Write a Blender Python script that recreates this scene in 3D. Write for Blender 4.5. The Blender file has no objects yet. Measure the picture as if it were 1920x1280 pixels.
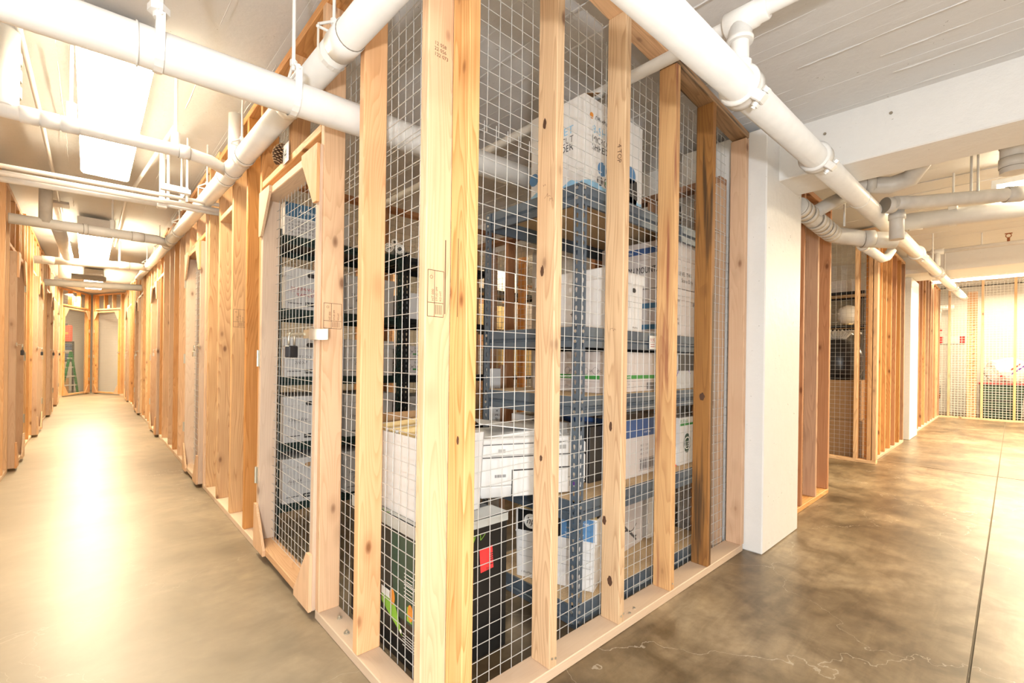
import bpy, bmesh, math, random
from mathutils import Vector, Matrix
random.seed(7)
R = math.radians
PI = math.pi
SC = bpy.context.scene
COL = SC.collection

# ------------------------------------------------------------------ camera, world, light, exposure
cam_d = bpy.data.cameras.new('camera')
cam = bpy.data.objects.new('camera', cam_d)
COL.objects.link(cam)
cam.location = (-0.714, -1.058, 1.0926)
cam_d.sensor_width = 36.0
cam_d.sensor_fit = 'HORIZONTAL'
cam_d.lens = 863.2 / 1920 * 36.0
cam_d.shift_x = (960 - 952.76) / 1920
cam_d.shift_y = (676.89 - 640) / 1920
cam_d.clip_start = 0.02
yaw = R(42.351)
roll = R(-0.765)
cam.rotation_euler = (Matrix.Rotation(-yaw, 4, 'Z') @ Matrix.Rotation(PI / 2, 4, 'X') @ Matrix.Rotation(-roll, 4, 'Z')).to_euler()
SC.camera = cam

world = bpy.data.worlds.new('world')
SC.world = world
world.use_nodes = True
world.node_tree.nodes['Background'].inputs[0].default_value = (1.0, 0.93, 0.82, 1)
world.node_tree.nodes['Background'].inputs[1].default_value = 0.4

SC.view_settings.view_transform = 'Standard'
SC.view_settings.look = 'None'
SC.view_settings.gamma = 1
SC.view_settings.use_curve_mapping = False
SC.view_settings.exposure = 0.4
SC.cycles.use_denoising = True
SC.cycles.use_adaptive_sampling = True
SC.cycles.adaptive_threshold = 0.02
SC.cycles.max_bounces = 7
SC.cycles.diffuse_bounces = 4
SC.cycles.glossy_bounces = 3
SC.cycles.sample_clamp_indirect = 6


def lamp(name, kind, loc, power, col, size=0.1, size_y=None, rot=(0, 0, 0)):
    d = bpy.data.lights.new(name, kind)
    d.energy = power
    d.color = col
    if kind == 'AREA':
        d.size = size
        if size_y:
            d.shape = 'RECTANGLE'
            d.size_y = size_y
    else:
        d.shadow_soft_size = size
    o = bpy.data.objects.new(name, d)
    o.location = loc
    o.rotation_euler = rot
    COL.objects.link(o)
    return o


WARM = (1.0, 0.81, 0.54)
# the photographer's flash on a stand behind the camera, a little right of and below the lens
lamp('camera_flash', 'POINT', (-1.42, -2.02, 0.95), 180, (0.90, 0.95, 1.0), 0.07)
# ceiling light of the aisle crossing behind the camera
lamp('rear_ceiling_lamp', 'AREA', (-1.6, -1.9, 2.5), 50, (1.0, 0.95, 0.88), 1.2, 0.4)
# fluorescent lamps of the right aisle, outside the frame; then added fill lamps
lamp('aisle_or_fill_lamp', 'AREA', (4.9, -1.7, 2.5), 150, WARM, 1.6, 0.3)
lamp('aisle_or_fill_lamp', 'AREA', (8.6, -1.9, 2.4), 260, WARM, 1.6, 0.3)
lamp('aisle_or_fill_lamp', 'AREA', (11.6, -1.2, 2.55), 150, WARM, 0.3, 1.6)
lamp('aisle_or_fill_lamp', 'AREA', (13.9, -1.0, 2.8), 40, WARM, 0.3, 1.6)  # added fill behind the far mesh, brightens the wall there
lamp('aisle_or_fill_lamp', 'AREA', (-1.0, 16.2, 2.75), 40, WARM, 0.3, 0.3)  # added fill behind the end doors of the left aisle
lamp('aisle_or_fill_lamp', 'AREA', (-0.65, 14.6, 2.7), 110, WARM, 0.3, 1.2)  # added fill that brightens the end doors of the left aisle, no fixture

# ------------------------------------------------------------------ materials
M = {}


def new_mat(name):
    m = bpy.data.materials.new(name)
    m.use_nodes = True
    nt = m.node_tree
    b = nt.nodes['Principled BSDF']
    return m, nt, b


def plain(name, col, rough=0.5, metal=0.0, var=0.0, bump=0.0, bscale=60, spec=0.5):
    m, nt, b = new_mat(name)
    b.inputs['Base Color'].default_value = (*col, 1)
    b.inputs['Roughness'].default_value = rough
    b.inputs['Metallic'].default_value = metal
    b.inputs['Specular IOR Level'].default_value = spec
    if var or bump:
        tc = nt.nodes.new('ShaderNodeTexCoord')
        nz = nt.nodes.new('ShaderNodeTexNoise')
        nz.inputs['Scale'].default_value = bscale
        nz.inputs['Detail'].default_value = 5
        nt.links.new(tc.outputs['Object'], nz.inputs['Vector'])
        if var:
            r = nt.nodes.new('ShaderNodeValToRGB')
            r.color_ramp.elements[0].position = 0.3
            r.color_ramp.elements[1].position = 0.7
            r.color_ramp.elements[0].color = (*[c * (1 - var) for c in col], 1)
            r.color_ramp.elements[1].color = (*[min(1, c * (1 + var * .5)) for c in col], 1)
            nt.links.new(nz.outputs['Fac'], r.inputs[0])
            nt.links.new(r.outputs[0], b.inputs['Base Color'])
        if bump:
            bp = nt.nodes.new('ShaderNodeBump')
            bp.inputs['Strength'].default_value = bump
            bp.inputs['Distance'].default_value = 0.004
            nt.links.new(nz.outputs['Fac'], bp.inputs['Height'])
            nt.links.new(bp.outputs[0], b.inputs['Normal'])
    M[name] = m
    return m


def math_node(nt, op, a, b=None, c=None):
    n = nt.nodes.new('ShaderNodeMath')
    n.operation = op
    for i, v in enumerate((a, b, c)):
        if v is None:
            continue
        if isinstance(v, (int, float)):
            n.inputs[i].default_value = v
        else:
            nt.links.new(v, n.inputs[i])
    return n.outputs[0]


def mixc(nt, fac, a, b, mode='MIX'):
    n = nt.nodes.new('ShaderNodeMix')
    n.data_type = 'RGBA'
    n.blend_type = mode
    for i, v in ((0, fac), (6, a), (7, b)):
        if isinstance(v, (int, float)):
            n.inputs[i].default_value = v
        elif isinstance(v, tuple):
            n.inputs[i].default_value = (*v, 1)
        else:
            nt.links.new(v, n.inputs[i])
    return n.outputs[2]


def wood(name, light, dark, knot=(0.16, 0.06, 0.02), stain=0.0, contrast=1.0, streak=None):
    """softwood board, grain along the object's own Z, every object its own piece of the tree"""
    m, nt, b = new_mat(name)
    N = nt.nodes
    L = nt.links
    tc = N.new('ShaderNodeTexCoord')
    oi = N.new('ShaderNodeObjectInfo')
    add = N.new('ShaderNodeVectorMath')
    add.operation = 'MULTIPLY_ADD'
    comb = N.new('ShaderNodeCombineXYZ')
    rnd = oi.outputs['Random']
    L.new(math_node(nt, 'MULTIPLY', rnd, 37.0), comb.inputs[0])
    L.new(math_node(nt, 'MULTIPLY', rnd, 91.0), comb.inputs[1])
    L.new(math_node(nt, 'MULTIPLY', rnd, 53.0), comb.inputs[2])
    add.inputs[1].default_value = (1, 1, 1)
    L.new(tc.outputs['Object'], add.inputs[0])
    L.new(comb.outputs[0], add.inputs[2])
    P = add.outputs[0]
    # cathedral figure
    mp = N.new('ShaderNodeMapping')
    mp.inputs['Scale'].default_value = (7, 7, 0.55)
    L.new(P, mp.inputs[0])
    n1 = N.new('ShaderNodeTexNoise')
    n1.inputs['Scale'].default_value = 1.3
    n1.inputs['Detail'].default_value = 1.5
    L.new(mp.outputs[0], n1.inputs['Vector'])
    rings = math_node(nt, 'MULTIPLY', n1.outputs['Fac'], 26.0)
    fr = math_node(nt, 'FRACT', rings)
    saw = math_node(nt, 'POWER', fr, 2.2)
    edge = N.new('ShaderNodeMapRange')
    edge.inputs[1].default_value = 0.93
    edge.inputs[2].default_value = 1.0
    edge.inputs[3].default_value = 1.0
    edge.inputs[4].default_value = 0.0
    L.new(fr, edge.inputs[0])
    ring = math_node(nt, 'MULTIPLY', saw, edge.outputs[0])
    # fibres
    mp2 = N.new('ShaderNodeMapping')
    mp2.inputs['Scale'].default_value = (190, 190, 3)
    L.new(P, mp2.inputs[0])
    n2 = N.new('ShaderNodeTexNoise')
    n2.inputs['Scale'].default_value = 1.0
    n2.inputs['Detail'].default_value = 3
    L.new(mp2.outputs[0], n2.inputs['Vector'])
    # blotches
    n3 = N.new('ShaderNodeTexNoise')
    n3.inputs['Scale'].default_value = 5
    n3.inputs['Detail'].default_value = 3
    mp4 = N.new('ShaderNodeMapping')
    mp4.inputs['Scale'].default_value = (1.5, 1.5, 0.5)
    L.new(P, mp4.inputs[0])
    L.new(mp4.outputs[0], n3.inputs['Vector'])
    fac = math_node(nt, 'ADD', math_node(nt, 'MULTIPLY', ring, 0.55 * contrast),
                    math_node(nt, 'MULTIPLY', math_node(nt, 'SUBTRACT', n2.outputs['Fac'], 0.35), 0.5 * contrast))
    fac = math_node(nt, 'ADD', fac, math_node(nt, 'MULTIPLY', math_node(nt, 'SUBTRACT', n3.outputs['Fac'], 0.5), 0.9))
    cl = N.new('ShaderNodeClamp')
    L.new(fac, cl.inputs[0])
    col = mixc(nt, cl.outputs[0], light, dark)
    # knots
    mp3 = N.new('ShaderNodeMapping')
    mp3.inputs['Scale'].default_value = (8.5, 8.5, 4.2)
    L.new(P, mp3.inputs[0])
    v = N.new('ShaderNodeTexVoronoi')
    v.inputs['Scale'].default_value = 1.0
    v.inputs['Randomness'].default_value = 1.0
    L.new(mp3.outputs[0], v.inputs['Vector'])
    kn = N.new('ShaderNodeMapRange')
    kn.inputs[1].default_value = 0.06
    kn.inputs[2].default_value = 0.13
    kn.inputs[3].default_value = 1.0
    kn.inputs[4].default_value = 0.0
    L.new(math_node(nt, 'ADD', v.outputs['Distance'], math_node(nt, 'MULTIPLY', math_node(nt, 'SUBTRACT', n3.outputs['Fac'], 0.5), 0.1)), kn.inputs[0])
    sep = N.new('ShaderNodeSeparateColor')
    L.new(v.outputs['Color'], sep.inputs[0])
    pick = math_node(nt, 'LESS_THAN', sep.outputs[0], 0.6)
    kf = math_node(nt, 'MULTIPLY', math_node(nt, 'MULTIPLY', kn.outputs[0], pick), 0.95)
    col = mixc(nt, kf, col, knot)
    halo = N.new('ShaderNodeMapRange')
    halo.inputs[1].default_value = 0.1
    halo.inputs[2].default_value = 0.3
    halo.inputs[3].default_value = 0.35
    halo.inputs[4].default_value = 0.0
    L.new(v.outputs['Distance'], halo.inputs[0])
    col = mixc(nt, math_node(nt, 'MULTIPLY', halo.outputs[0], pick), col, tuple(c * 0.7 for c in dark))
    if streak:
        n5 = N.new('ShaderNodeTexNoise')
        n5.inputs['Scale'].default_value = 1
        mp5 = N.new('ShaderNodeMapping')
        mp5.inputs['Scale'].default_value = (26, 26, 1.3)
        L.new(P, mp5.inputs[0])
        L.new(mp5.outputs[0], n5.inputs['Vector'])
        st = N.new('ShaderNodeMapRange')
        st.inputs[1].default_value = 0.55
        st.inputs[2].default_value = 0.66
        L.new(n5.outputs['Fac'], st.inputs[0])
        col = mixc(nt, math_node(nt, 'MULTIPLY', st.outputs[0], 0.8), col, streak)
    # per board tone
    hs = N.new('ShaderNodeHueSaturation')
    L.new(col, hs.inputs['Color'])
    r2 = math_node(nt, 'FRACT', math_node(nt, 'MULTIPLY', rnd, 17.31))
    L.new(math_node(nt, 'MULTIPLY_ADD', rnd, 0.3, 0.84), hs.inputs['Value'])
    L.new(math_node(nt, 'MULTIPLY_ADD', r2, 0.35, 0.78), hs.inputs['Saturation'])
    L.new(math_node(nt, 'MULTIPLY_ADD', r2, -0.010, 0.500), hs.inputs['Hue'])
    L.new(hs.outputs[0], b.inputs['Base Color'])
    b.inputs['Roughness'].default_value = 0.62
    bp = N.new('ShaderNodeBump')
    bp.inputs['Strength'].default_value = 0.25
    bp.inputs['Distance'].default_value = 0.001
    L.new(n2.outputs['Fac'], bp.inputs['Height'])
    L.new(bp.outputs[0], b.inputs['Normal'])
    M[name] = m
    return m


wood('pine', (0.76, 0.48, 0.215), (0.50, 0.245, 0.075), contrast=1.35)
wood('fir', (0.68, 0.38, 0.145), (0.42, 0.19, 0.055), contrast=1.1)
wood('pale_pine', (0.72, 0.465, 0.25), (0.52, 0.28, 0.12), contrast=0.9)
wood('red_fir', (0.50, 0.27, 0.13), (0.30, 0.13, 0.05))
wood('old_board', (0.60, 0.42, 0.27), (0.44, 0.25, 0.13), contrast=0.6)
wood('stained_board', (0.40, 0.21, 0.065), (0.19, 0.085, 0.025), streak=(0.03, 0.02, 0.012))
wood('sill_wood', (0.70, 0.53, 0.36), (0.56, 0.38, 0.22), contrast=0.35)
wood('heartwood', (0.72, 0.44, 0.18), (0.48, 0.23, 0.07), streak=(0.27, 0.07, 0.03))

plain('galvanised', (0.60, 0.60, 0.58), 0.4, 0.25)
plain('dull_wire', (0.42, 0.40, 0.35), 0.5, 0.4)
plain('white_paint', (0.80, 0.79, 0.76), 0.38, 0, 0.04, 0.15, 25)
plain('pipe_paint', (0.80, 0.79, 0.765), 0.35, 0, 0.05, 0.12, 14)
plain('pipe_paint_dull', (0.60, 0.57, 0.53), 0.42, 0, 0.12, 0.12, 14)
plain('joint_dark', (0.25, 0.22, 0.18), 0.7)  # dark tone of the rings at the coupling ends
plain('rack_blue', (0.095, 0.125, 0.16), 0.38, 0.15, 0.08, 0, 30)
plain('rivet', (0.55, 0.55, 0.53), 0.3, 0.8)
plain('black_steel', (0.012, 0.013, 0.014), 0.4)
plain('green_steel', (0.012, 0.03, 0.025), 0.4)
plain('particle_board', (0.60, 0.43, 0.25), 0.7, 0, 0.22, 0.1, 180)
plain('carton_white', (0.74, 0.72, 0.70), 0.6, 0, 0.03, 0, 8)
plain('carton_pinkish', (0.62, 0.56, 0.53), 0.65, 0, 0.04, 0, 8)
plain('carton_grey', (0.56, 0.55, 0.54), 0.65, 0, 0.05, 0, 8)
plain('cardboard', (0.42, 0.25, 0.12), 0.75, 0, 0.1, 0, 40)
plain('paper', (0.85, 0.84, 0.80), 0.6)
plain('manila', (0.82, 0.62, 0.30), 0.6)
plain('black_carton', (0.012, 0.012, 0.012), 0.35)
plain('dark_green', (0.03, 0.07, 0.045), 0.4)
plain('leaf_green', (0.25, 0.50, 0.05), 0.5)
plain('orange_print', (0.75, 0.28, 0.04), 0.5)
plain('ink', (0.02, 0.02, 0.022), 0.6)
plain('ink_brown', (0.09, 0.04, 0.02), 0.7)
plain('ink_soft', (0.14, 0.13, 0.13), 0.7)
plain('ink_red', (0.40, 0.06, 0.06), 0.6)
plain('ink_blue', (0.10, 0.24, 0.45), 0.5)
plain('light_blue', (0.28, 0.52, 0.72), 0.5)
plain('print_blue', (0.045, 0.10, 0.26), 0.5)
plain('steel_blue_print', (0.06, 0.16, 0.27), 0.5)
plain('print_green', (0.04, 0.26, 0.05), 0.5)
plain('tape', (0.52, 0.53, 0.50), 0.2, 0.1)
plain('red_label', (0.85, 0.05, 0.05), 0.5)
plain('printer_white', (0.80, 0.79, 0.77), 0.35)
plain('printer_grey', (0.45, 0.44, 0.42), 0.45)
plain('dark_plastic', (0.035, 0.033, 0.032), 0.35)
plain('purple', (0.15, 0.05, 0.45), 0.4)
plain('brass', (0.55, 0.42, 0.2), 0.35, 0.9)
plain('zinc', (0.62, 0.60, 0.52), 0.3, 0.85)
plain('lock_black', (0.03, 0.03, 0.035), 0.35)
plain('cone_brown', (0.10, 0.045, 0.02), 0.8)
plain('cone_tip', (0.45, 0.30, 0.16), 0.8)
plain('red_plastic', (0.70, 0.07, 0.03), 0.45)
plain('blue_cloth', (0.05, 0.09, 0.17), 0.85)
plain('grey_cloth', (0.35, 0.33, 0.31), 0.9)
plain('green_paint', (0.01, 0.16, 0.05), 0.45)
plain('bag_black', (0.02, 0.02, 0.022), 0.3)
plain('bag_white', (0.80, 0.77, 0.74), 0.4)
plain('maroon_plastic', (0.30, 0.03, 0.03), 0.4)
plain('rust', (0.28, 0.09, 0.03), 0.8)
plain('wrap_plastic', (0.65, 0.64, 0.60), 0.25)
plain('gunk', (0.28, 0.24, 0.18), 0.9)

for nm, st, colr in (('lamp_glow', 34.0, (1.0, 0.86, 0.62)), ('lamp_glow_far', 44.0, (1.0, 0.84, 0.58)), ('tube_glow', 40.0, (1.0, 0.86, 0.62))):
    m, nt, b = new_mat(nm)
    b.inputs['Base Color'].default_value = (0.8, 0.8, 0.8, 1)
    b.inputs['Emission Color'].default_value = (*colr, 1)
    b.inputs['Emission Strength'].default_value = st
    M[nm] = m


def concrete_floor():
    m, nt, b = new_mat('polished_concrete')
    N = nt.nodes
    L = nt.links
    tc = N.new('ShaderNodeTexCoord')
    P = tc.outputs['Object']

    def noise(scale, detail, rough=0.5, dist=0.0, sc=(1, 1, 1), rot=0):
        mp = N.new('ShaderNodeMapping')
        mp.inputs['Scale'].default_value = sc
        mp.inputs['Rotation'].default_value = (0, 0, rot)
        L.new(P, mp.inputs[0])
        n = N.new('ShaderNodeTexNoise')
        n.inputs['Scale'].default_value = scale
        n.inputs['Detail'].default_value = detail
        n.inputs['Roughness'].default_value = rough * 0.92
        n.inputs['Distortion'].default_value = dist
        L.new(mp.outputs[0], n.inputs['Vector'])
        return n.outputs['Fac']

    def ramp(f, stops):
        r = N.new('ShaderNodeValToRGB')
        el = r.color_ramp.elements
        el[0].position, el[0].color = stops[0][0], (*stops[0][1], 1)
        el[1].position, el[1].color = stops[-1][0], (*stops[-1][1], 1)
        for p, c in stops[1:-1]:
            e = el.new(p)
            e.color = (*c, 1)
        L.new(f, r.inputs[0])
        return r.outputs[0]
    big = noise(1.2, 9, 0.66, 0.5)
    col = ramp(big, [(0.30, (0.085, 0.058, 0.030)), (0.45, (0.17, 0.125, 0.072)), (0.58, (0.29, 0.225, 0.145)), (0.75, (0.44, 0.36, 0.25))])
    fine = noise(20, 8, 0.72, 0.2)
    med = noise(4.5, 5, 0.6, 0.8)
    col = mixc(nt, 0.7, col, ramp(med, [(0.36, (0.50, 0.44, 0.34)), (0.50, (0.95, 0.93, 0.9)), (0.66, (1.25, 1.22, 1.15))]), 'MULTIPLY')
    col = mixc(nt, 0.6, col, ramp(fine, [(0.3, (0.66, 0.62, 0.56)), (0.7, (1.0, 1.0, 1.0))]), 'MULTIPLY')
    streak = noise(2.6, 7, 0.66, 1.0, (1, 4.5, 1), 0.5)
    col = mixc(nt, 0.35, col, ramp(streak, [(0.38, (0.50, 0.43, 0.33)), (0.60, (1.2, 1.17, 1.1))]), 'MULTIPLY')
    # fine pale scratches and hairline cracks
    v = N.new('ShaderNodeTexVoronoi')
    v.feature = 'DISTANCE_TO_EDGE'
    v.inputs['Scale'].default_value = 0.8
    dist = N.new('ShaderNodeVectorMath')
    dist.operation = 'MULTIPLY_ADD'
    nzc = N.new('ShaderNodeTexNoise')
    nzc.inputs['Scale'].default_value = 2.5
    nzc.inputs['Detail'].default_value = 6
    L.new(P, nzc.inputs['Vector'])
    dist.inputs[1].default_value = (0.9, 0.9, 0.0)
    L.new(nzc.outputs['Color'], dist.inputs[0])
    L.new(P, dist.inputs[2])
    L.new(dist.outputs[0], v.inputs['Vector'])
    cr = math_node(nt, 'LESS_THAN', v.outputs['Distance'], 0.0012)
    col = mixc(nt, math_node(nt, 'MULTIPLY', cr, 0.4), col, (0.62, 0.56, 0.46))
    # lamp reflections put into the colour: floor painted paler towards the left aisle
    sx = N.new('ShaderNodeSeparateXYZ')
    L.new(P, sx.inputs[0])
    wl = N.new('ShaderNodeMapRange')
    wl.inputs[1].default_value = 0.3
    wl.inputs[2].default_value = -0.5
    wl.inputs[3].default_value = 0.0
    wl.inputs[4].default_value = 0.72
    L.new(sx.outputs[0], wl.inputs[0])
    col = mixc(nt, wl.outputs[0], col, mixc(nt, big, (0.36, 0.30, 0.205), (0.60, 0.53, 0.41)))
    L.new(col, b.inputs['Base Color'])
    b.inputs['Roughness'].default_value = 0.36
    b.inputs['Specular IOR Level'].default_value = 0.6
    M['polished_concrete'] = m


concrete_floor()


def painted_concrete(name, col, scale=9.0):
    m, nt, b = new_mat(name)
    N = nt.nodes
    L = nt.links
    tc = N.new('ShaderNodeTexCoord')
    n = N.new('ShaderNodeTexNoise')
    n.inputs['Scale'].default_value = scale
    n.inputs['Detail'].default_value = 9
    n.inputs['Roughness'].default_value = 0.62
    L.new(tc.outputs['Object'], n.inputs['Vector'])
    v = N.new('ShaderNodeTexNoise')
    v.inputs['Scale'].default_value = 55
    v.inputs['Detail'].default_value = 3
    L.new(tc.outputs['Object'], v.inputs['Vector'])
    pit = math_node(nt, 'MULTIPLY', math_node(nt, 'GREATER_THAN', v.outputs['Fac'], 0.71), math_node(nt, 'GREATER_THAN', n.outputs['Fac'], 0.56))
    c = mixc(nt, n.outputs['Fac'], tuple(x * 0.93 for x in col), col)
    c = mixc(nt, math_node(nt, 'MULTIPLY', pit, 0.7), c, (0.25, 0.22, 0.18))
    L.new(c, b.inputs['Base Color'])
    b.inputs['Roughness'].default_value = 0.45
    bp = N.new('ShaderNodeBump')
    bp.inputs['Strength'].default_value = 0.55
    bp.inputs['Distance'].default_value = 0.008
    h = math_node(nt, 'SUBTRACT', n.outputs['Fac'], math_node(nt, 'MULTIPLY', pit, 0.3))
    L.new(h, bp.inputs['Height'])
    L.new(bp.outputs[0], b.inputs['Normal'])
    M[name] = m


painted_concrete('ceiling_paint', (0.70, 0.69, 0.68))
painted_concrete('column_paint', (0.80, 0.79, 0.77), 14)
painted_concrete('wall_paint', (0.76, 0.73, 0.68), 6)


# ------------------------------------------------------------------ geometry helpers
_txt = {}


def text_geo(s):
    if s in _txt:
        return _txt[s]
    cu = bpy.data.curves.new('lettering_curve', 'FONT')
    cu.body = s
    cu.size = 1
    cu.resolution_u = 2
    ob = bpy.data.objects.new('lettering_curve', cu)
    me = bpy.data.meshes.new_from_object(ob)
    vs = [v.co.copy() for v in me.vertices]
    fs = [tuple(p.vertices) for p in me.polygons]
    w = max([v.x for v in vs], default=1)
    bpy.data.objects.remove(ob)
    bpy.data.curves.remove(cu)
    bpy.data.meshes.remove(me)
    _txt[s] = (vs, fs, w)
    return _txt[s]


class MB:
    def __init__(s):
        s.v = []
        s.f = []

    def box(s, x0, x1, y0, y1, z0, z1):
        k = len(s.v)
        s.v += [(x0, y0, z0), (x1, y0, z0), (x1, y1, z0), (x0, y1, z0), (x0, y0, z1), (x1, y0, z1), (x1, y1, z1), (x0, y1, z1)]
        s.f += [tuple(k + i for i in q) for q in ((0, 3, 2, 1), (4, 5, 6, 7), (0, 1, 5, 4), (1, 2, 6, 5), (2, 3, 7, 6), (3, 0, 4, 7))]
        return s

    def hexa(s, pts):
        """eight corners, bottom ring then top ring"""
        k = len(s.v)
        s.v += [tuple(p) for p in pts]
        s.f += [tuple(k + i for i in q) for q in ((0, 3, 2, 1), (4, 5, 6, 7), (0, 1, 5, 4), (1, 2, 6, 5), (2, 3, 7, 6), (3, 0, 4, 7))]
        return s

    def prism(s, poly, vec):
        """extrude polygon (list of 3D points) by vec"""
        k = len(s.v)
        n = len(poly)
        vec = Vector(vec)
        s.v += [tuple(p) for p in poly] + [tuple(Vector(p) + vec) for p in poly]
        s.f.append(tuple(k + i for i in range(n))[::-1])
        s.f.append(tuple(k + n + i for i in range(n)))
        for i in range(n):
            j = (i + 1) % n
            s.f.append((k + i, k + j, k + n + j, k + n + i))
        return s

    def tube(s, pts, r, n=10, cap=True, rs=None):
        pts = [Vector(p) for p in pts]
        k = len(s.v)
        m = len(pts)
        t0 = (pts[1] - pts[0]).normalized()
        a = t0.orthogonal().normalized()
        for i, p in enumerate(pts):
            if i == 0:
                t = (pts[1] - pts[0])
            elif i == m - 1:
                t = (pts[-1] - pts[-2])
            else:
                t = (pts[i + 1] - pts[i]).normalized() + (pts[i] - pts[i - 1]).normalized()
            t = t.normalized() if t.length > 1e-9 else t0
            a = (a - t * a.dot(t)).normalized()
            b = t.cross(a)
            rr = rs[i] if rs else r
            for j in range(n):
                th = 2 * PI * j / n
                s.v.append(tuple(p + (a * math.cos(th) + b * math.sin(th)) * rr))
        for i in range(m - 1):
            for j in range(n):
                j2 = (j + 1) % n
                s.f.append((k + i * n + j, k + i * n + j2, k + (i + 1) * n + j2, k + (i + 1) * n + j))
        if cap:
            s.f.append(tuple(k + j for j in range(n))[::-1])
            s.f.append(tuple(k + (m - 1) * n + j for j in range(n)))
        return s

    def disc(s, c, u, v, ru, rv=None, n=14):
        rv = rv or ru
        c = Vector(c); u = Vector(u); v = Vector(v)
        k = len(s.v)
        s.v += [tuple(c + u * ru * math.cos(2 * PI * i / n) + v * rv * math.sin(2 * PI * i / n)) for i in range(n)]
        s.f.append(tuple(range(k, k + n)))
        return s

    def ring(s, c, u, v, r0, r1, n=18, a0=0, a1=2 * PI):
        c = Vector(c); u = Vector(u); v = Vector(v)
        k = len(s.v)
        for i in range(n + 1):
            th = a0 + (a1 - a0) * i / n
            d = u * math.cos(th) + v * math.sin(th)
            s.v += [tuple(c + d * r0), tuple(c + d * r1)]
        for i in range(n):
            s.f.append((k + 2 * i, k + 2 * i + 1, k + 2 * i + 3, k + 2 * i + 2))
        return s

    def quad(s, o, u, v, w, h):
        o = Vector(o); u = Vector(u); v = Vector(v)
        k = len(s.v)
        s.v += [tuple(o), tuple(o + u * w), tuple(o + u * w + v * h), tuple(o + v * h)]
        s.f.append((k, k + 1, k + 2, k + 3))
        return s

    def line(s, pts, u, v, w=0.001):
        """thin pen stroke through 2D points in the frame (o, u, v) already folded into pts"""
        u = Vector(u); v = Vector(v)
        for a, b in zip(pts[:-1], pts[1:]):
            a = Vector(a); b = Vector(b)
            d = b - a
            if d.length < 1e-6:
                continue
            n = u.cross(v).cross(d).normalized() * w * 0.5
            k = len(s.v)
            s.v += [tuple(a - n), tuple(b - n), tuple(b + n), tuple(a + n)]
            s.f.append((k, k + 1, k + 2, k + 3))
        return s

    def text(s, t, o, u, v, size, width=None, slant=0.0):
        vs, fs, w = text_geo(t)
        o = Vector(o); u = Vector(u); v = Vector(v)
        sx = size if width is None else width / max(w, 1e-3)
        k = len(s.v)
        s.v += [tuple(o + u * (p.x * sx + slant * p.y * size) + v * (p.y * size)) for p in vs]
        s.f += [tuple(k + i for i in f) for f in fs]
        return s

    def lathe(s, prof, c=(0, 0, 0), n=20):
        k = len(s.v)
        m = len(prof)
        for (r, z) in prof:
            for j in range(n):
                th = 2 * PI * j / n
                s.v.append((c[0] + r * math.cos(th), c[1] + r * math.sin(th), c[2] + z))
        for i in range(m - 1):
            for j in range(n):
                j2 = (j + 1) % n
                s.f.append((k + i * n + j, k + i * n + j2, k + (i + 1) * n + j2, k + (i + 1) * n + j))
        return s

    def mesh(s, name, mat, smooth=False, bevel=0):
        me = bpy.data.meshes.new(name)
        me.from_pydata(s.v, [], s.f)
        if bevel:
            bm = bmesh.new()
            bm.from_mesh(me)
            bmesh.ops.bevel(bm, geom=bm.edges[:], offset=bevel, segments=1, affect='EDGES', profile=0.6)
            bm.to_mesh(me)
            bm.free()
        me.materials.append(mat if not isinstance(mat, str) else M[mat])
        if smooth:
            for p in me.polygons:
                p.use_smooth = len(p.vertices) < 5
        me.update()
        return me

    def build(s, name, mat, parent=None, smooth=False, bevel=0, loc=(0, 0, 0), rot=(0, 0, 0)):
        o = bpy.data.objects.new(name, s.mesh(name, mat, smooth, bevel))
        COL.objects.link(o)
        o.location = loc
        o.rotation_euler = rot
        if parent:
            o.parent = parent
        return o


def tag(o, label, cat, group=None, kind=None):
    if label:
        o['label'] = label
    if cat:
        o['category'] = cat
    if group:
        o['group'] = group
    if kind:
        o['kind'] = kind
    return o


def thing(name, label, cat, loc=(0, 0, 0), rz=0, group=None, rot=None):
    o = bpy.data.objects.new(name, None)
    o.empty_display_size = 0.05
    COL.objects.link(o)
    o.location = loc
    o.rotation_euler = rot or (0, 0, rz)
    return tag(o, label, cat, group)


def struct(name, mb, mat, parent=None, smooth=False, bevel=0, loc=(0, 0, 0)):
    o = mb.build(name, mat, parent, smooth, bevel, loc)
    if not parent:
        o['kind'] = 'structure'
    return o


_bm = {}


def board(parent, name, p, axis, L, a, b, mat, bevel=0.003, label=None, tilt=None):
    """a piece of lumber starting at p, length L along axis, a and b its two cross dimensions.
       z: a along x, b along y.  x: a along z (down), b along y.  y: a along x, b along z."""
    key = (round(L, 4), round(a, 4), round(b, 4), mat, bevel)
    if key not in _bm:
        mb = MB().box(0, a, 0, b, 0, L)
        _bm[key] = mb.mesh(name, mat, False, bevel)
    o = bpy.data.objects.new(name, _bm[key])
    COL.objects.link(o)
    p = Vector(p)
    if axis == 'z':
        o.location = p
    elif axis == 'x':
        o.location = p + Vector((0, 0, a))
        o.rotation_euler = (0, PI / 2, 0)
    else:
        o.location = p + Vector((0, 0, b))
        o.rotation_euler = (-PI / 2, 0, 0)
    if tilt:
        o.rotation_euler = tuple(x + y for x, y in zip(o.rotation_euler, tilt))
    if parent:
        o.parent = parent
    if label:
        o['label'] = label
    return o


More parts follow.
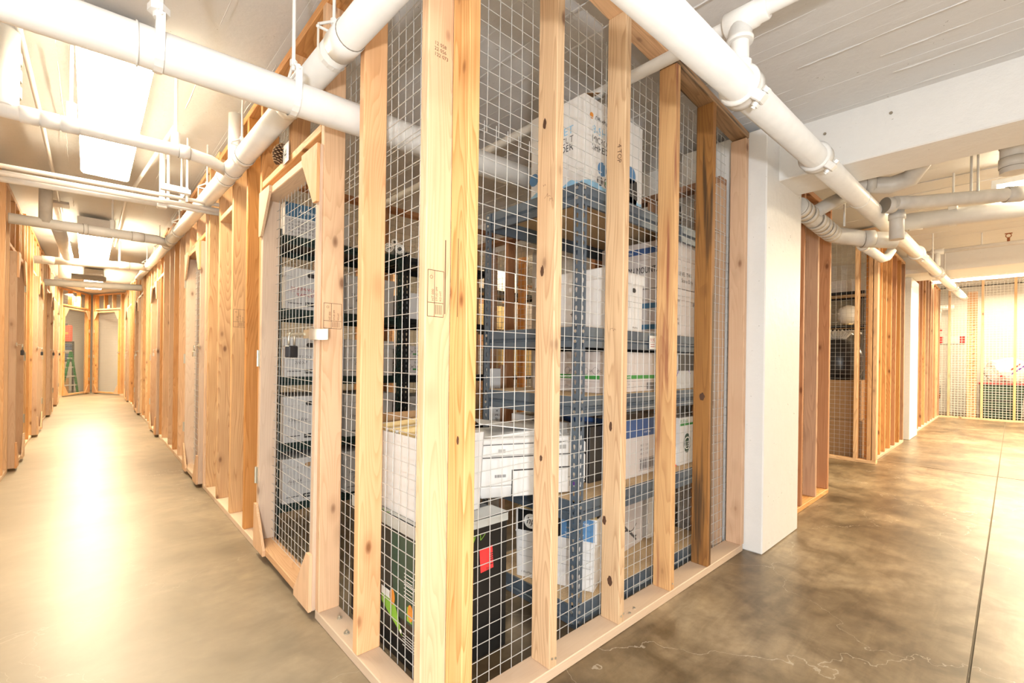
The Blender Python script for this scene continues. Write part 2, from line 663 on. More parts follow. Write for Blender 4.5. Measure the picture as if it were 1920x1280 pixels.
def wires(parent, y, u0, u1, z0, z1, pitch=0.0508, r=0.0017, seg=1, wob=0.0, mat='galvanised', name='wire_mesh', off=0.0):
    """welded wire mesh in the local x-z plane at depth y"""
    mb = MB()
    ph = random.random() * 6

    def wav(u, z):
        return wob * (math.sin(3.1 * u + 2.3 * z + ph) + 0.6 * math.sin(7.3 * z - 4.1 * u + ph))
    n = int((u1 - u0) / pitch) + 1
    z_n = max(2, seg)
    for i in range(n):
        u = u0 + off + i * pitch
        if u > u1:
            break
        pts = [(u + 0.4 * wav(u, z0 + (z1 - z0) * k / z_n + 1), y + wav(u, z0 + (z1 - z0) * k / z_n), z0 + (z1 - z0) * k / z_n) for k in range(z_n + 1)] if wob else [(u, y, z0), (u, y, z1)]
        mb.tube(pts, r, 4, False)
    n = int((z1 - z0) / pitch) + 1
    u_n = max(2, int(seg * (u1 - u0)))
    for i in range(n):
        z = z0 + i * pitch
        if z > z1:
            break
        pts = [(u0 + (u1 - u0) * k / u_n, y + 1.6 * r + wav(u0 + (u1 - u0) * k / u_n, z), z + 0.5 * wav(z, u0 + (u1 - u0) * k / u_n + 2)) for k in range(u_n + 1)] if wob else [(u0, y + 1.6 * r, z), (u1, y + 1.6 * r, z)]
        mb.tube(pts, r, 4, False)
    return mb.build(name, mat, parent, smooth=True)


SW, SD = 0.038, 0.089


def partition(name, label, loc, rz, L, H, studs, side, mats=('pine', 'fir', 'pale_pine'), openings=(), mesh=True,
              sill=True, top=True, seg=1, wob=0.0, wmat='galvanised', wr=0.0016, panels=None, blocks=(), sill_mat='sill_wood', group=None):
    """framed wire-mesh wall along local x; studs = list of u or (u, mat, ztop)"""
    t = thing(name, label, 'partition', loc, rz, group)
    t['kind'] = 'thing'
    yo = 0 if side > 0 else -SD
    edges = [0.0]
    for (a, b, zh) in openings:
        edges += [a, b]
    edges.append(L)
    segs = [(edges[i], edges[i + 1]) for i in range(0, len(edges), 2)]
    if sill:
        for (a, b) in segs:
            if b - a > 0.03:
                board(t, 'sill_plate', (a, yo, 0), 'x', b - a, SW, SD + 0.012 if side > 0 else SD, sill_mat)
    if top:
        board(t, 'top_plate', (0, yo, H - SW), 'x', L, SW, SD, random.choice(mats))
    for s in studs:
        u, mt, zt = (s + (None, None))[:3] if isinstance(s, tuple) else (s, None, None)
        zt = zt or (H - SW if top else H)
        z0 = SW if sill else 0
        inside = [zh for (a, b, zh) in openings if a + .01 < u < b - SW]
        if inside:
            z0 = inside[0] + SW
        board(t, 'stud', (u, yo, z0), 'z', zt - z0, SW, SD, mt or random.choice(mats))
    for (a, b, zh) in openings:
        board(t, 'header', (a, yo, zh), 'x', b - a, SW, SD, random.choice(mats))
    for (a, b, z) in blocks:
        board(t, 'blocking', (a, yo, z), 'x', b - a, SW, SD, random.choice(mats))
    if mesh:
        ym = side * (SD + 0.004)
        if panels is None:
            panels = [(a, b, 0.03, H - 0.06) for (a, b) in segs if b - a > 0.1] + [(a, b, zh + 0.01, H - 0.06) for (a, b, zh) in openings]
        for (a, b, z0, z1) in panels:
            wires(t, ym, a, b, z0, z1, seg=seg, wob=wob, r=wr, mat=wmat)
    return t


def cage_door(label, loc, rz, W, H, side, hinge_far=True, tilt=0.0, mats=('old_board', 'pale_pine'), lock=True, group=None, z0=0.03):
    t = thing('cage_door', label, 'door', loc, group=group, rot=(0, 0, 0))
    t['kind'] = 'thing'
    t.rotation_euler = (Matrix.Rotation(rz, 4, 'Z') @ Matrix.Rotation(tilt, 4, 'X')).to_euler()
    yo = 0 if side > 0 else -SD
    m1, m2 = mats
    board(t, 'stile', (0, yo, z0), 'z', H, SW, SD, m1)
    board(t, 'stile', (W - SW, yo, z0), 'z', H, SW, SD, m1)
    board(t, 'rail', (SW, yo, z0), 'x', W - 2 * SW, SW, SD, m2)
    board(t, 'rail', (SW, yo, z0 + H - SW), 'x', W - 2 * SW, SW, SD, m2)
    yf = -0.0135 if side > 0 else 0.0005
    g, gh = 0.19, 0.24
    for (x, sx) in ((0, 1), (W, -1)):
        for (z, sz) in ((z0, 1), (z0 + H, -1)):
            poly = [(x, yf, z), (x + sx * g, yf, z), (x + sx * g, yf, z + sz * 0.03), (x + sx * 0.04, yf, z + sz * gh), (x, yf, z + sz * gh)]
            MB().prism(poly, (0, 0.013, 0)).build('gusset', 'pale_pine', t)
    wires(t, side * (SD * 0.8), SW, W - SW, z0 + SW, z0 + H - SW, r=0.00145)
    hx = W - 0.004 if hinge_far else 0.004
    so = -side
    for z in (0.35, 1.0, 1.72):
        mb = MB().box(hx - 0.018, hx + 0.022, so * 0.002 - 0.002, so * 0.002 + 0.002, z0 + z, z0 + z + 0.09)
        mb.tube([(hx + 0.002, so * 0.007, z0 + z), (hx + 0.002, so * 0.007, z0 + z + 0.09)], 0.0055, 8)
        mb.build('hinge', 'zinc', t)
    lx = 0.0 if hinge_far else W
    sg = -1 if hinge_far else 1
    mb = MB().box(min(lx - sg * 0.05, lx + sg * 0.035), max(lx - sg * 0.05, lx + sg * 0.035), so * 0.004 - 0.002, so * 0.004 + 0.002, 1.17, 1.205)
    mb.tube([(lx - sg * 0.02, so * 0.004, 1.187), (lx - sg * 0.02, so * 0.03, 1.187), (lx - sg * 0.035, so * 0.03, 1.187), (lx - sg * 0.035, so * 0.004, 1.187)], 0.003, 6)
    mb.build('hasp', 'zinc', t)
    return t


def padlock(label, loc, rz=0, s=1.0, mat='lock_black'):
    t = thing('padlock', label, 'padlock', loc, rz)
    MB().box(-0.022 * s, 0.022 * s, -0.009 * s, 0.009 * s, -0.075 * s, -0.038 * s).build('lock_body', mat, t, bevel=0.003 * s)
    pts = [(-0.014 * s, 0, -0.04 * s), (-0.014 * s, 0, -0.012 * s)] + [(-0.014 * s * math.cos(a), 0, -0.012 * s + 0.014 * s * math.sin(a)) for a in (PI / 5, 2 * PI / 5, 3 * PI / 5, 4 * PI / 5)] + [(0.014 * s, 0, -0.012 * s), (0.014 * s, 0, -0.04 * s)]
    MB().tube(pts, 0.0032 * s, 8).build('shackle', 'zinc', t, smooth=True)
    return t


# ------------------------------------------------------------------ setting
FX0, FX1, FY0, FY1 = -3.3, 16.0, -3.4, 18.6
fl = struct('floor', MB().box(FX0, FX1, FY0, FY1, -0.14, -0.012), 'gunk')
JY = -0.962
slab_cuts_x = [FX0, 5.6, 6.35, FX1]
# slabs between the saw-cut joints
for i, (x0, x1, y0, y1) in enumerate([(FX0, 6.02, FY0, JY - 0.004), (6.035, FX1, FY0, JY - 0.004),
                                      (FX0, 6.02, JY + 0.004, FY1), (6.035, FX1, JY + 0.004, FY1)]):
    o = MB().box(x0, x1, y0, y1, -0.012, 0.0).build('slab', 'polished_concrete', fl)

# board-formed ceilings: strips running along Y, each with its own height, and raised grout lines


def ceiling_strips(name, x0, x1, y0, y1, zf, w, parent=None):
    """zf(x, y) gives the ceiling height"""
    mb = MB()
    rg = MB()
    x = x0
    while x < x1 - 1e-4:
        xe = min(x + w * random.uniform(0.9, 1.1), x1)
        dz = random.uniform(-0.002, 0.003)
        mb.hexa([(x, y0, zf(x, y0) + dz), (xe, y0, zf(xe, y0) + dz), (xe, y1, zf(xe, y1) + dz), (x, y1, zf(x, y1) + dz),
                 (x, y0, zf(x, y0) + 0.14), (xe, y0, zf(xe, y0) + 0.14), (xe, y1, zf(xe, y1) + 0.14), (x, y1, zf(x, y1) + 0.14)])
        # ragged seam
        y = y0
        while y < min(y1, y0 + 9):
            l = random.uniform(0.15, 0.6)
            if random.random() < 0.72:
                jit = random.uniform(-0.003, 0.003)
                hh = random.uniform(0.001, 0.0045)
                pts = []
                k = 6
                for q in range(k + 1):
                    yy = min(y + l * q / k, y1)
                    pts.append((x + jit + random.uniform(-0.002, 0.002), yy, zf(x, yy)))
                rg.tube(pts, hh, 5, True, rs=[0.001] + [hh * random.uniform(0.5, 1.2) for _ in range(k - 1)] + [0.001])
            y += l
        x = xe
    o = mb.build(name, 'ceiling_paint', parent)
    if not parent:
        o['kind'] = 'structure'
    g = rg.build('grout_ridge', 'ceiling_paint', o)
    g['kind'] = 'stuff'
    return o


def zf_main(x, y):
    return 2.625 - (0.075 * max(0.0, x)) + 0.017 * max(0.0, y - 1.0)


ceil = ceiling_strips('ceiling', FX0, 0.0, FY0, FY1, zf_main, 0.62)
ceiling_strips('ceiling', 0.0, 2.4, FY0, FY1, zf_main, 0.155)
ceiling_strips('ceiling', 2.4, 8.0, FY0, FY1, lambda x, y: 2.66, 0.3)
ceiling_strips('ceiling', 8.0, FX1, FY0, FY1, lambda x, y: 3.02, 0.6)
struct('wall_left', MB().box(FX0 - 0.15, FX0, FY0, FY1, -0.12, 3.2), 'wall_paint')
struct('wall_back', MB().box(FX0, FX1, FY0 - 0.15, FY0, -0.12, 3.2), 'wall_paint')
struct('wall_far', MB().box(FX0, FX1, FY1, FY1 + 0.15, -0.12, 3.3), 'wall_paint')
struct('wall_right', MB().box(FX1, FX1 + 0.15, FY0, FY1, -0.12, 3.2), 'wall_paint')
# long inner walls that close the storage rooms behind the cages
struct('wall_storage', MB().box(2.62, 2.68, 0.42, 2.25, 0, 2.2), 'wall_paint')
struct('wall_storage', MB().box(5.86, 5.92, 1.0, 9.0, 0, 2.66), 'wall_paint')
struct('wall_cross', MB().box(0.12, 5.9, 7.0, 7.06, 0, 2.66), 'wall_paint')

beam = tag(MB().box(2.35, 2.70, FY0 + 0.01, 3.4, 2.2, 2.56).build('ceiling_beam', 'column_paint', bevel=0.006),
           'wide white painted beam under the ceiling, resting on the near white column', 'beam')
bm_ = MB()
for (y, z) in ((-0.33, 2.40), (-0.62, 2.405), (-0.20, 2.385)):
    bm_.tube([(2.349, y, z), (2.343, y, z)], 0.007, 10)
bm_.build('anchor_plug', 'gunk', beam)
beam2 = tag(MB().box(8.0, 8.8, FY0 + 0.01, 0.9, 2.42, 3.0).build('ceiling_beam', 'column_paint', bevel=0.006),
            'far white painted beam above the second column of the right aisle', 'beam')
tag(MB().box(2.15, 2.79, -0.098, 0.42, 0, 2.46).build('column', 'column_paint', bevel=0.006),
    'white painted square column at the end of the nearest cage', 'column')
tag(MB().box(8.32, 9.1, -0.03, 0.5, 0, 2.42).build('column', 'column_paint', bevel=0.006),
    'smaller looking white column farther down the right aisle', 'column')
# ------------------------------------------------------------------ nearest cage: right hand wall along X
HR = 2.50
cw = thing('mesh_partition', 'wire mesh and stud wall of the nearest cage facing the right aisle', 'partition', (0, 0, 0))
cw['kind'] = 'thing'
board(cw, 'sill_plate', (0.10, 0.0, 0), 'x', 2.03, SW, 0.10, 'sill_wood', label='wide pale sill plate')
board(cw, 'stud', (0.084, -0.002, SW), 'z', HR - SW, 0.040, 0.083, 'pine')
for u, mt in ((0.460, 'pine'), (0.870, 'pine'), (1.281, 'heartwood'), (1.667, 'stained_board')):
    lab = {'heartwood': 'stud with a reddish brown heartwood streak', 'stained_board': 'dark brown stud with black stains'}.get(mt)
    board(cw, 'stud', (u, 0.0, SW), 'z', zf_main(u, 0) - SW - 0.045, SW, SD, mt, label=lab)
board(cw, 'stud', (2.105, 0.0, SW), 'z', 2.46 - SW - 0.045, SW, SD, 'old_board')
for i, (xa, xb, mt) in enumerate(((0.0, 1.26, 'fir'), (1.26, 2.15, 'stained_board'))):
    o = board(cw, 'top_plate', (xa, 0.0, zf_main(xa, 0) - 0.044), 'x', xb - xa, SW, SD, mt)
    o.rotation_euler[1] += math.atan(0.075)
wires(cw, 0.097, 0.118, 2.13, 0.022, 1.865, seg=8, wob=0.0022, r=0.00145)
wires(cw, 0.103, 0.118, 0.86, 1.835, 2.50, seg=8, wob=0.002, r=0.00145, off=0.017)
wires(cw, 0.103, 0.872, 2.08, 1.87, 2.44, seg=8, wob=0.002, r=0.00145, off=0.012)
# nails, screws
nb = MB()
for (x, y, z) in ((0.47, -0.001, 0.075), (0.488, -0.001, 0.07), (0.884, -0.001, 0.07), (0.9, -0.001, 0.075), (1.30, -0.001, 0.07)):
    nb.tube([(x, y, z), (x, y - 0.003, z)], 0.004, 8)
for (x, y) in ((1.03, 0.03), (0.98, 0.02), (1.75, 0.045)):
    nb.tube([(x, y, 0.038), (x, y, 0.042)], 0.006, 8)
nb.build('nail_head', 'zinc', cw)
# pencil marks and burn scars on the studs
mk = MB()
U, V = (0, -1, 0), (0, 0, 1)


def scribble(mb, o, u, v, w, h, n, pw=0.001):
    o = Vector(o); u = Vector(u); v = Vector(v)
    p = []
    for i in range(n):
        p.append(o + u * (w * (i / n + random.uniform(-0.12, 0.12))) + v * (h * random.random()))
    mb.line(p, u, v, pw)


scribble(mk, (0.4592, 0.05, 1.66), U, V, 0.03, 0.02, 6)
scribble(mk, (0.4592, 0.03, 1.63), U, V, 0.02, 0.03, 5)
scribble(mk, (0.4592, 0.06, 1.70), U, V, 0.02, 0.015, 5)
mk.text('4 TOP', (0.8692, 0.035, 1.98), (0, 0, -1), (0, -1, 0), 0.028, slant=0.1)
scribble(mk, (0.8692, 0.06, 1.22), U, V, 0.04, 0.02, 6)
mk.line([(0.0832, 0.04, 1.45), (0.0832, 0.04, 1.22)], U, V, 0.002)
mk.build('pencil_mark', 'ink_brown', cw)
kb = MB()
for (x, y, z, a, b_) in ((0.4588, 0.058, 1.41, 0.008, 0.019), (0.4588, 0.052, 0.755, 0.007, 0.011), (0.4588, 0.055, 1.925, 0.008, 0.02),
                         (0.8688, 0.05, 0.83, 0.007, 0.02), (0.8688, 0.075, 0.44, 0.009, 0.02), (0.8688, 0.045, 0.20, 0.012, 0.02),
                         (1.6658, 0.04, 0.92, 0.014, 0.02), (0.0828, 0.03, 0.86, 0.006, 0.012)):
    c = Vector((x, y, z))
    k = len(kb.v)
    n = 16
    kb.v += [tuple(c + Vector(U) * a * math.cos(2 * PI * i / n) * random.uniform(.8, 1.15) + Vector(V) * b_ * math.sin(2 * PI * i / n) * random.uniform(.8, 1.15)) for i in range(n)]
    kb.f.append(tuple(range(k, k + n)))
kb.build('knot', 'ink_brown', cw)

# ------------------------------------------------------------------ left hand wall of the cages along Y (x = 0)
# local x runs along +Y of the building, depth towards +X: rotate 90 deg, side = -1


def grade_stamp(parent, y, z, w=0.05, h=0.13, x=-0.0006, face='x', xx=0.0, mat='ink_brown'):
    mb = MB()
    if face == 'y':
        o, u, v = Vector((x, y, z)), Vector((1, 0, 0)), Vector((0, 0, 1))
    else:
        o, u, v = Vector((x, y, z)), Vector((0, -1, 0)), Vector((0, 0, 1))

    def P(a, b):
        return o + u * a + v * b
    for (a, b, c, d) in ((0, 0, w, 0), (w, 0, w, h), (w, h, 0, h), (0, h, 0, 0), (w * .42, 0, w * .42, h), (0, h * .3, w, h * .3)):
        mb.line([P(a, b), P(c, d)], u, v, 0.0018)
    for k in range(5):
        mb.line([P(w * (.5 + .09 * k), h * .05), P(w * (.5 + .09 * k), h * .26)], u, v, 0.0018)
    mb.ring(P(w * .22, h * .85), u, v, 0.004, 0.0052, 12)
    mb.text('HT 000', P(w * .38, h * .34), v, -u, 0.011)
    mb.text('STUD SPF', P(w * .62, h * .34), v, -u, 0.010)
    mb.text('KD-HT', P(w * .86, h * .34), v, -u, 0.010)
    return mb.build('grade_stamp', mat, parent)


HL = 2.60
near = partition('mesh_partition', 'wire mesh and stud wall around the nearest cage door in the left aisle', (0, 0, 0), PI / 2, 3.0, HL + .01,
                 [(0.083, 'pale_pine'), (0.501, 'pale_pine'), (0.872, 'pale_pine'), (1.30, 'fir'), (1.81, 'fir'), (2.115, 'fir'), (2.50, 'pine'), (2.93, 'pine')],
                 -1, openings=((0.912, 1.80, 2.045),), seg=8, wob=0.002, blocks=((2.54, 2.93, 2.10),),
                 panels=[(0.125, 0.91, 0.03, 1.87), (0.125, 0.86, 1.84, 2.40), (1.8, 3.0, 0.03, 2.45), (0.92, 1.8, 2.07, 2.50)])
g1 = grade_stamp(near, 0.0828, 1.22, 0.055, 0.135, x=0.008, face='y')
# rotate-free stamps: built in world axes on the faces towards the camera
g1.rotation_euler = (0, 0, -PI / 2)
g2 = grade_stamp(near, 0.8718, 1.22, 0.075, 0.105, x=0.006, face='y')
g2.rotation_euler = (0, 0, -PI / 2)
g3 = grade_stamp(near, 2.4996, 1.30, 0.07, 0.12, x=0.008, face='y')
g3.rotation_euler = (0, 0, -PI / 2)
dm = MB()
for r_, row in enumerate(('122 073', '22 056', '12 058')):
    dm.text(row, (0.02, 0.0825, 1.98 + 0.016 * r_), (1, 0, 0), (0, 0, 1), 0.015)
dm.line([(0.068, 0.0825, 1.45), (0.068, 0.0825, 1.23)], (1, 0, 0), (0, 0, 1), 0.003)
dm.build('pencil_mark', 'ink_brown', near, rot=(0, 0, -PI / 2))
hd = MB()
for (x, y) in ((0.045, 0.60), (0.03, 0.66), (0.05, 0.78)):
    hd = MB()
    hd.tube([(x, y, 0.038), (x, y, 0.042)], 0.011, 12)
    hd.tube([(x, y, 0.042), (x, y, 0.05)], 0.0045, 6)
    hd.build('anchor_bolt', 'zinc', near, rot=(0, 0, -PI / 2))

d1 = cage_door('cage door of the nearest cage, first on the right of the left aisle', (-0.012, 0.918, 0), PI / 2, 0.875, 1.955, -1, tilt=0.0)
d1.rotation_euler = (0, R(-1.0), PI / 2)
pl1 = padlock('black padlock hanging on the nearest cage door', (-0.082, 0.992, 1.197), PI / 2 - 0.9, 1.35)
hs_ = MB().box(0.80, 0.868, 0.0005, 0.004, 1.17, 1.215).box(0.864, 0.868, 0.0005, 0.055, 1.17, 1.215).box(0.868, 0.93, 0.050, 0.055, 1.175, 1.21)
hs_.tube([(0.92, 0.055, 1.193), (0.96, 0.07, 1.193), (1.005, 0.095, 1.193)], 0.005, 8)
hs_.build('hasp', 'zinc', near)
# 4 number card and pine cone on the door header
card = thing('number_card', 'small white card with a 4 beside the pine cone above the nearest door', 'card', (-0.012, 1.33, 2.046))
MB().box(-0.001, 0.001, -0.03, 0.055, 0, 0.092).build('card_sheet', 'paper', card)
MB().text('4', (-0.0016, 0.03, 0.02), (0, -1, 0), (0, 0, 1), 0.07).build('lettering', 'ink', card)
cone = thing('pine_cone', 'brown pine cone lying above the nearest cage door', 'pine cone', (-0.025, 1.415, 2.085), rot=(R(12), R(15), 0.3))
cb = MB()
ct = MB()
for i in range(11):
    z = -0.032 + i * 0.0095
    rr = 0.034 * math.sin(PI * (i + 1.6) / 13.5)
    for k in range(8):
        th = k * PI / 4 + i * 0.39
        d = Vector((math.cos(th), math.sin(th), 0))
        t_ = Vector((-math.sin(th), math.cos(th), 0))
        p0 = Vector((0, 0, z))
        cb.hexa([p0 - t_ * .003, p0 + t_ * .003, p0 + d * rr + t_ * .008 + Vector((0, 0, .009)), p0 + d * rr - t_ * .008 + Vector((0, 0, .009)),
                 p0 - t_ * .003 + Vector((0, 0, .003)), p0 + t_ * .003 + Vector((0, 0, .003)), p0 + d * rr + t_ * .007 + Vector((0, 0, .0125)), p0 + d * rr - t_ * .007 + Vector((0, 0, .0125))])
        q = p0 + d * (rr + .001)
        ct.hexa([q - t_ * .006 + Vector((0, 0, .010)), q + t_ * .006 + Vector((0, 0, .010)), q + t_ * .005 + d * .003 + Vector((0, 0, .010)), q - t_ * .005 + d * .003 + Vector((0, 0, .010)),
                 q - t_ * .006 + Vector((0, 0, .0135)), q + t_ * .006 + Vector((0, 0, .0135)), q + t_ * .005 + d * .003 + Vector((0, 0, .0135)), q - t_ * .005 + d * .003 + Vector((0, 0, .0135))])
cb.build('cone_scales', 'cone_brown', cone)
ct.build('scale_tips', 'cone_tip', cone)


def stud_run(a, b, doors, step=0.406, off=0.0):
    out = []
    u = a + off
    while u < b - 0.04:
        if not any(d0 - 0.07 < u < d1 + 0.03 for d0, d1 in doors):
            out.append(round(u - a, 3))
        u += step
    for d0, d1 in doors:
        out += [round(d0 - SW - a, 3), round(d1 + 0.002 - a, 3), round((d0 + d1) / 2 - a, 3)]
    return out


ordinal = ['second', 'third', 'fourth', 'fifth']
segsR = [(3.0, 6.05, (3.50, 4.30)), (6.05, 9.1, (6.75, 7.6)), (9.1, 12.2, (9.9, 10.75)), (12.2, 15.45, (13.1, 13.95))]
for i, (a, b, (d0, d1)) in enumerate(segsR):
    H = 2.615 + 0.017 * (a - 1)
    zh = 2.05 + 0.018 * a
    partition('mesh_partition', ordinal[i] + ' cage front from the corner on the right side of the left aisle', (0, a, 0), PI / 2, b - a, H,
              stud_run(a, b, [(d0, d1)], off=0.33), -1, openings=((d0 - a, d1 - a, zh),), blocks=((0.37, 0.70, zh),) if i else ())
    d = cage_door(ordinal[i] + ' cage door from the corner on the right side of the left aisle', (-0.03, d0 + 0.01, 0), PI / 2, d1 - d0 - 0.02, zh - 0.07, -1)
    padlock('padlock on the ' + ordinal[i] + ' cage door on the right of the left aisle', (-0.065, d0 + 0.04, 1.185), PI / 2, 1.2, 'zinc')
segsL = [(0.2, 6.6, (5.20, 5.95)), (6.6, 9.3, (7.65, 8.5)), (9.3, 12.0, (10.4, 11.25)), (12.0, 15.3, (12.7, 13.5))]
for i, (a, b, (d0, d1)) in enumerate(segsL):
    H = 2.615 + 0.017 * (max(a, 2) - 1)
    zh = 2.06 + 0.018 * max(a, 2)
    nm = ['first', 'second', 'third', 'fourth'][i]
    # local x runs along +Y, depth towards -X
    partition('mesh_partition', nm + ' cage front on the left side of the left aisle', (-1.26, a, 0), PI / 2, b - a, H,
              stud_run(a, b, [(d0, d1)], off=0.2), 1, openings=((d0 - a, d1 - a, zh),))
    d = cage_door(nm + ' cage door on the left side of the left aisle', (-1.215, d0 + 0.01, 0), PI / 2, d1 - d0 - 0.02, zh - 0.07, 1)
    padlock('padlock on the ' + nm + ' cage door on the left of the left aisle', (-1.175, d0 + 0.04, 1.185), PI / 2, 1.3)

# the V of two cage fronts closing the left aisle
CY, CX = 16.95, -0.655
for nm, (x0, y0), (x1, y1), lab in (('l', (-1.33, 15.45), (CX - .02, CY), 'left'), ('r', (CX + 0.02, CY), (0.03, 15.5), 'right')):
    L = math.hypot(x1 - x0, y1 - y0)
    ang = math.atan2(y1 - y0, x1 - x0)
    w = 1.22
    a = L - w - .14 if lab == 'left' else .14
    zh = 2.40
    st = [0.0, a - SW, a + w / 3, a + 2 * w / 3, a + w + .001, L - SW]
    partition('mesh_partition', lab + ' of the two cage fronts meeting at the end of the left aisle', (x0, y0, 0), ang, L, 2.86, st, 1,
              openings=((a, a + w, zh),), mats=('pine', 'fir'))
    c, s = math.cos(ang), math.sin(ang)
    cage_door(lab + ' cage door at the far end of the left aisle', (x0 + c * (a + .005) + s * 0.03, y0 + s * (a + .005) - c * 0.03, 0), ang, w - .01, zh - 0.07, 1,
              hinge_far=(lab == 'left'), mats=('pine', 'pine'))
    cd = thing('number_card', 'small white card above the ' + lab + ' door at the end of the left aisle', 'card', (x0 + c * L * .5 + s * .004, y0 + s * L * .5 - c * .004, zh + .04), ang)
    MB().box(-0.06, 0.06, -0.002, 0, 0, 0.09).build('card_sheet', 'paper', cd)

# ------------------------------------------------------------------ inner partitions of the nearest cage
partition('mesh_partition', 'dividing wall of studs and mesh at the back of the nearest cage, behind the shelving', (0.10, 2.52, 0), 0, 4.6, 2.40,
          [0.0, 0.5, (1.02, 'red_fir'), (1.45, 'fir'), (1.95, 'red_fir'), (2.25, 'red_fir'), 2.66, 3.1, 3.6, 4.1], 1, mats=('fir', 'red_fir'), wmat='dull_wire')
partition('mesh_partition', 'side wall of brown studs and mesh beside the blue rack, next to the white column', (2.02, 0.11, 0), PI / 2, 2.41, 2.2,
          [(0.0, 'old_board'), (0.12, 'red_fir'), (0.44, 'red_fir'), (0.9, 'red_fir'), (1.4, 'fir'), (1.85, 'red_fir'), (2.36, 'fir')], -1,
          mats=('red_fir',), wmat='galvanised')
partition('mesh_partition', 'farther dividing wall of studs and mesh between the cages behind the nearest one', (0.10, 4.75, 0), 0, 5.6, 2.45,
          [0.0, 0.7, 1.25, 1.8, 2.3, 2.9, 3.4, 3.9, 4.4, 4.9, 5.5], 1, mats=('fir', 'red_fir'), wmat='dull_wire')

# ------------------------------------------------------------------ right aisle partitions
partition('mesh_partition', 'short run of reddish studs just behind the near white column', (2.82, 0, 0), 0, 1.17, 2.44,
          [(0.27, 'pine'), (0.40, 'red_fir'), (0.77, 'red_fir'), (1.13, 'red_fir')], 1, mats=('red_fir', 'fir'), sill_mat='pine')
partition('mesh_partition', 'cage wall across the side opening of the right aisle with a view of cardboard boxes', (5.75, -0.04, 0), PI / 2, 0.95, 2.64,
          [(0.0, 'fir'), (0.045, 'fir'), (0.17, 'pine'), (0.9, 'pine')], -1, mats=('fir',), sill_mat='pine')
partition('mesh_partition', 'run of brown studs between the side opening and the second column of the right aisle', (5.84, 0, 0), 0, 2.14, 2.60,
          [(0.05, 'fir'), (0.12, 'pine'), (0.40, 'fir'), (0.70, 'fir'), (1.05, 'fir'), (1.40, 'red_fir'), (1.75, 'fir'), (2.09, 'red_fir')], 1, mats=('fir',), sill_mat='old_board')
partition('mesh_partition', 'last run of studs behind the second column at the end of the right aisle', (9.12, 0.02, 0), 0, 3.9, 2.78,
          [0.15, 0.55, 0.95, 1.35, 1.8, 2.2, 2.6, 3.0, 3.4, 3.8], 1, mats=('red_fir', 'fir'))
far = partition('mesh_partition', 'pale wire mesh cage front closing the far end of the right aisle', (13.0, -2.6, 0), PI / 2, 2.98, 2.95,
                [(0.02, 'pale_pine'), (0.7, 'pale_pine'), (1.50, 'pale_pine'), (1.96, 'pale_pine'), (2.46, 'pale_pine'), (2.94, 'pine')], -1,
                mats=('pale_pine',), sill_mat='pale_pine', wr=0.004, wmat='paper')
lean = thing('leaning_board', 'tall rough board with short nails standing behind the far mesh wall', 'board', (13.16, -0.54, 0.0))
board(lean, 'plank', (0, 0, 0), 'z', 2.7, 0.04, 0.15, 'pale_pine')
nbm = MB()
for i in range(24):
    nbm.tube([(-0.001, 0.02, 0.12 + i * 0.085), (-0.03, 0.09, 0.09 + i * 0.085)], 0.004, 5)
nbm.build('nail_row', 'rust', lean)

# ------------------------------------------------------------------ pipes


def pipe(name, label, runs, cat='pipe', mat='pipe_paint', n=20, group=None):
    """runs: list of (points, radius); the first run carries the thing"""
    t = thing(name, label, cat, group=group)
    for pts, r in runs:
        MB().tube(pts, r, n).build('pipe_run', mat, t, smooth=True)
    return t


def along(p, q, f):
    return Vector(p) + (Vector(q) - Vector(p)) * f


def sleeve(t, c, d, r, L=0.06, mat='pipe_paint', band=True, name='coupling'):
    c = Vector(c)
    d = Vector(d).normalized()
    m = MB().tube([c - d * L / 2, c - d * L / 2 * .98, c + d * L / 2 * .98, c + d * L / 2], r, 20, True, rs=[r * .97, r * 1.075, r * 1.075, r * .97])
    o = m.build(name, mat, t, smooth=True)
    if band:
        b = MB()
        for s_ in (-.5, .5):
            b.tube([c + d * (L * s_ - .002), c + d * (L * s_ + .002)], r * 1.05, 20)
        b.build('coupling_gap', 'joint_dark', o)
    return o


def hanger(t, p, r, top, axis='y', mat='pipe_paint', rod=0.006):
    """clevis hanger: strap ring round the pipe, yoke and threaded rod"""
    p = Vector(p)
    side = Vector((1, 0, 0)) if axis == 'y' else Vector((0, 1, 0))
    ax = Vector((0, 1, 0)) if axis == 'y' else Vector((1, 0, 0))
    pts = [p + side * math.cos(a) * (r + .004) + Vector((0, 0, 1)) * math.sin(a) * (r + .004) for a in [PI * k / 8 for k in range(8, 17)]]
    pts = [p + side * -(r + .004) + Vector((0, 0, r + .03))] + pts + [p + side * (r + .004) + Vector((0, 0, r + .03))]
    m = MB()
    k = len(m.v)
    for q in pts:
        n_ = (q - p); n_.z = min(n_.z, 0) if abs(n_.z) > r else n_.z
        m.v += [tuple(q - ax * .011), tuple(q + ax * .011)]
    for i in range(len(pts) - 1):
        m.f.append((k + 2 * i, k + 2 * i + 1, k + 2 * i + 3, k + 2 * i + 2))
    z1 = p.z + r + .03
    m.tube([p + side * -(r + .01) + Vector((0, 0, r + .022)), p + side * (r + .01) + Vector((0, 0, r + .022))], .005, 8)
    m.tube([p + side * -(r + .004) + Vector((0, 0, r + .03)), Vector((p.x, p.y, z1 + .03)) + side * -.012, Vector((p.x, p.y, z1 + .03)) + side * .012, p + side * (r + .004) + Vector((0, 0, r + .03))], .005, 6)
    m.tube([(p.x, p.y, z1 + .01), (p.x, p.y, top)], rod, 8)
    m.tube([(p.x, p.y, z1 + .025), (p.x, p.y, z1 + .045)], rod * 2, 6)
    return m.build('hanger', mat, t)


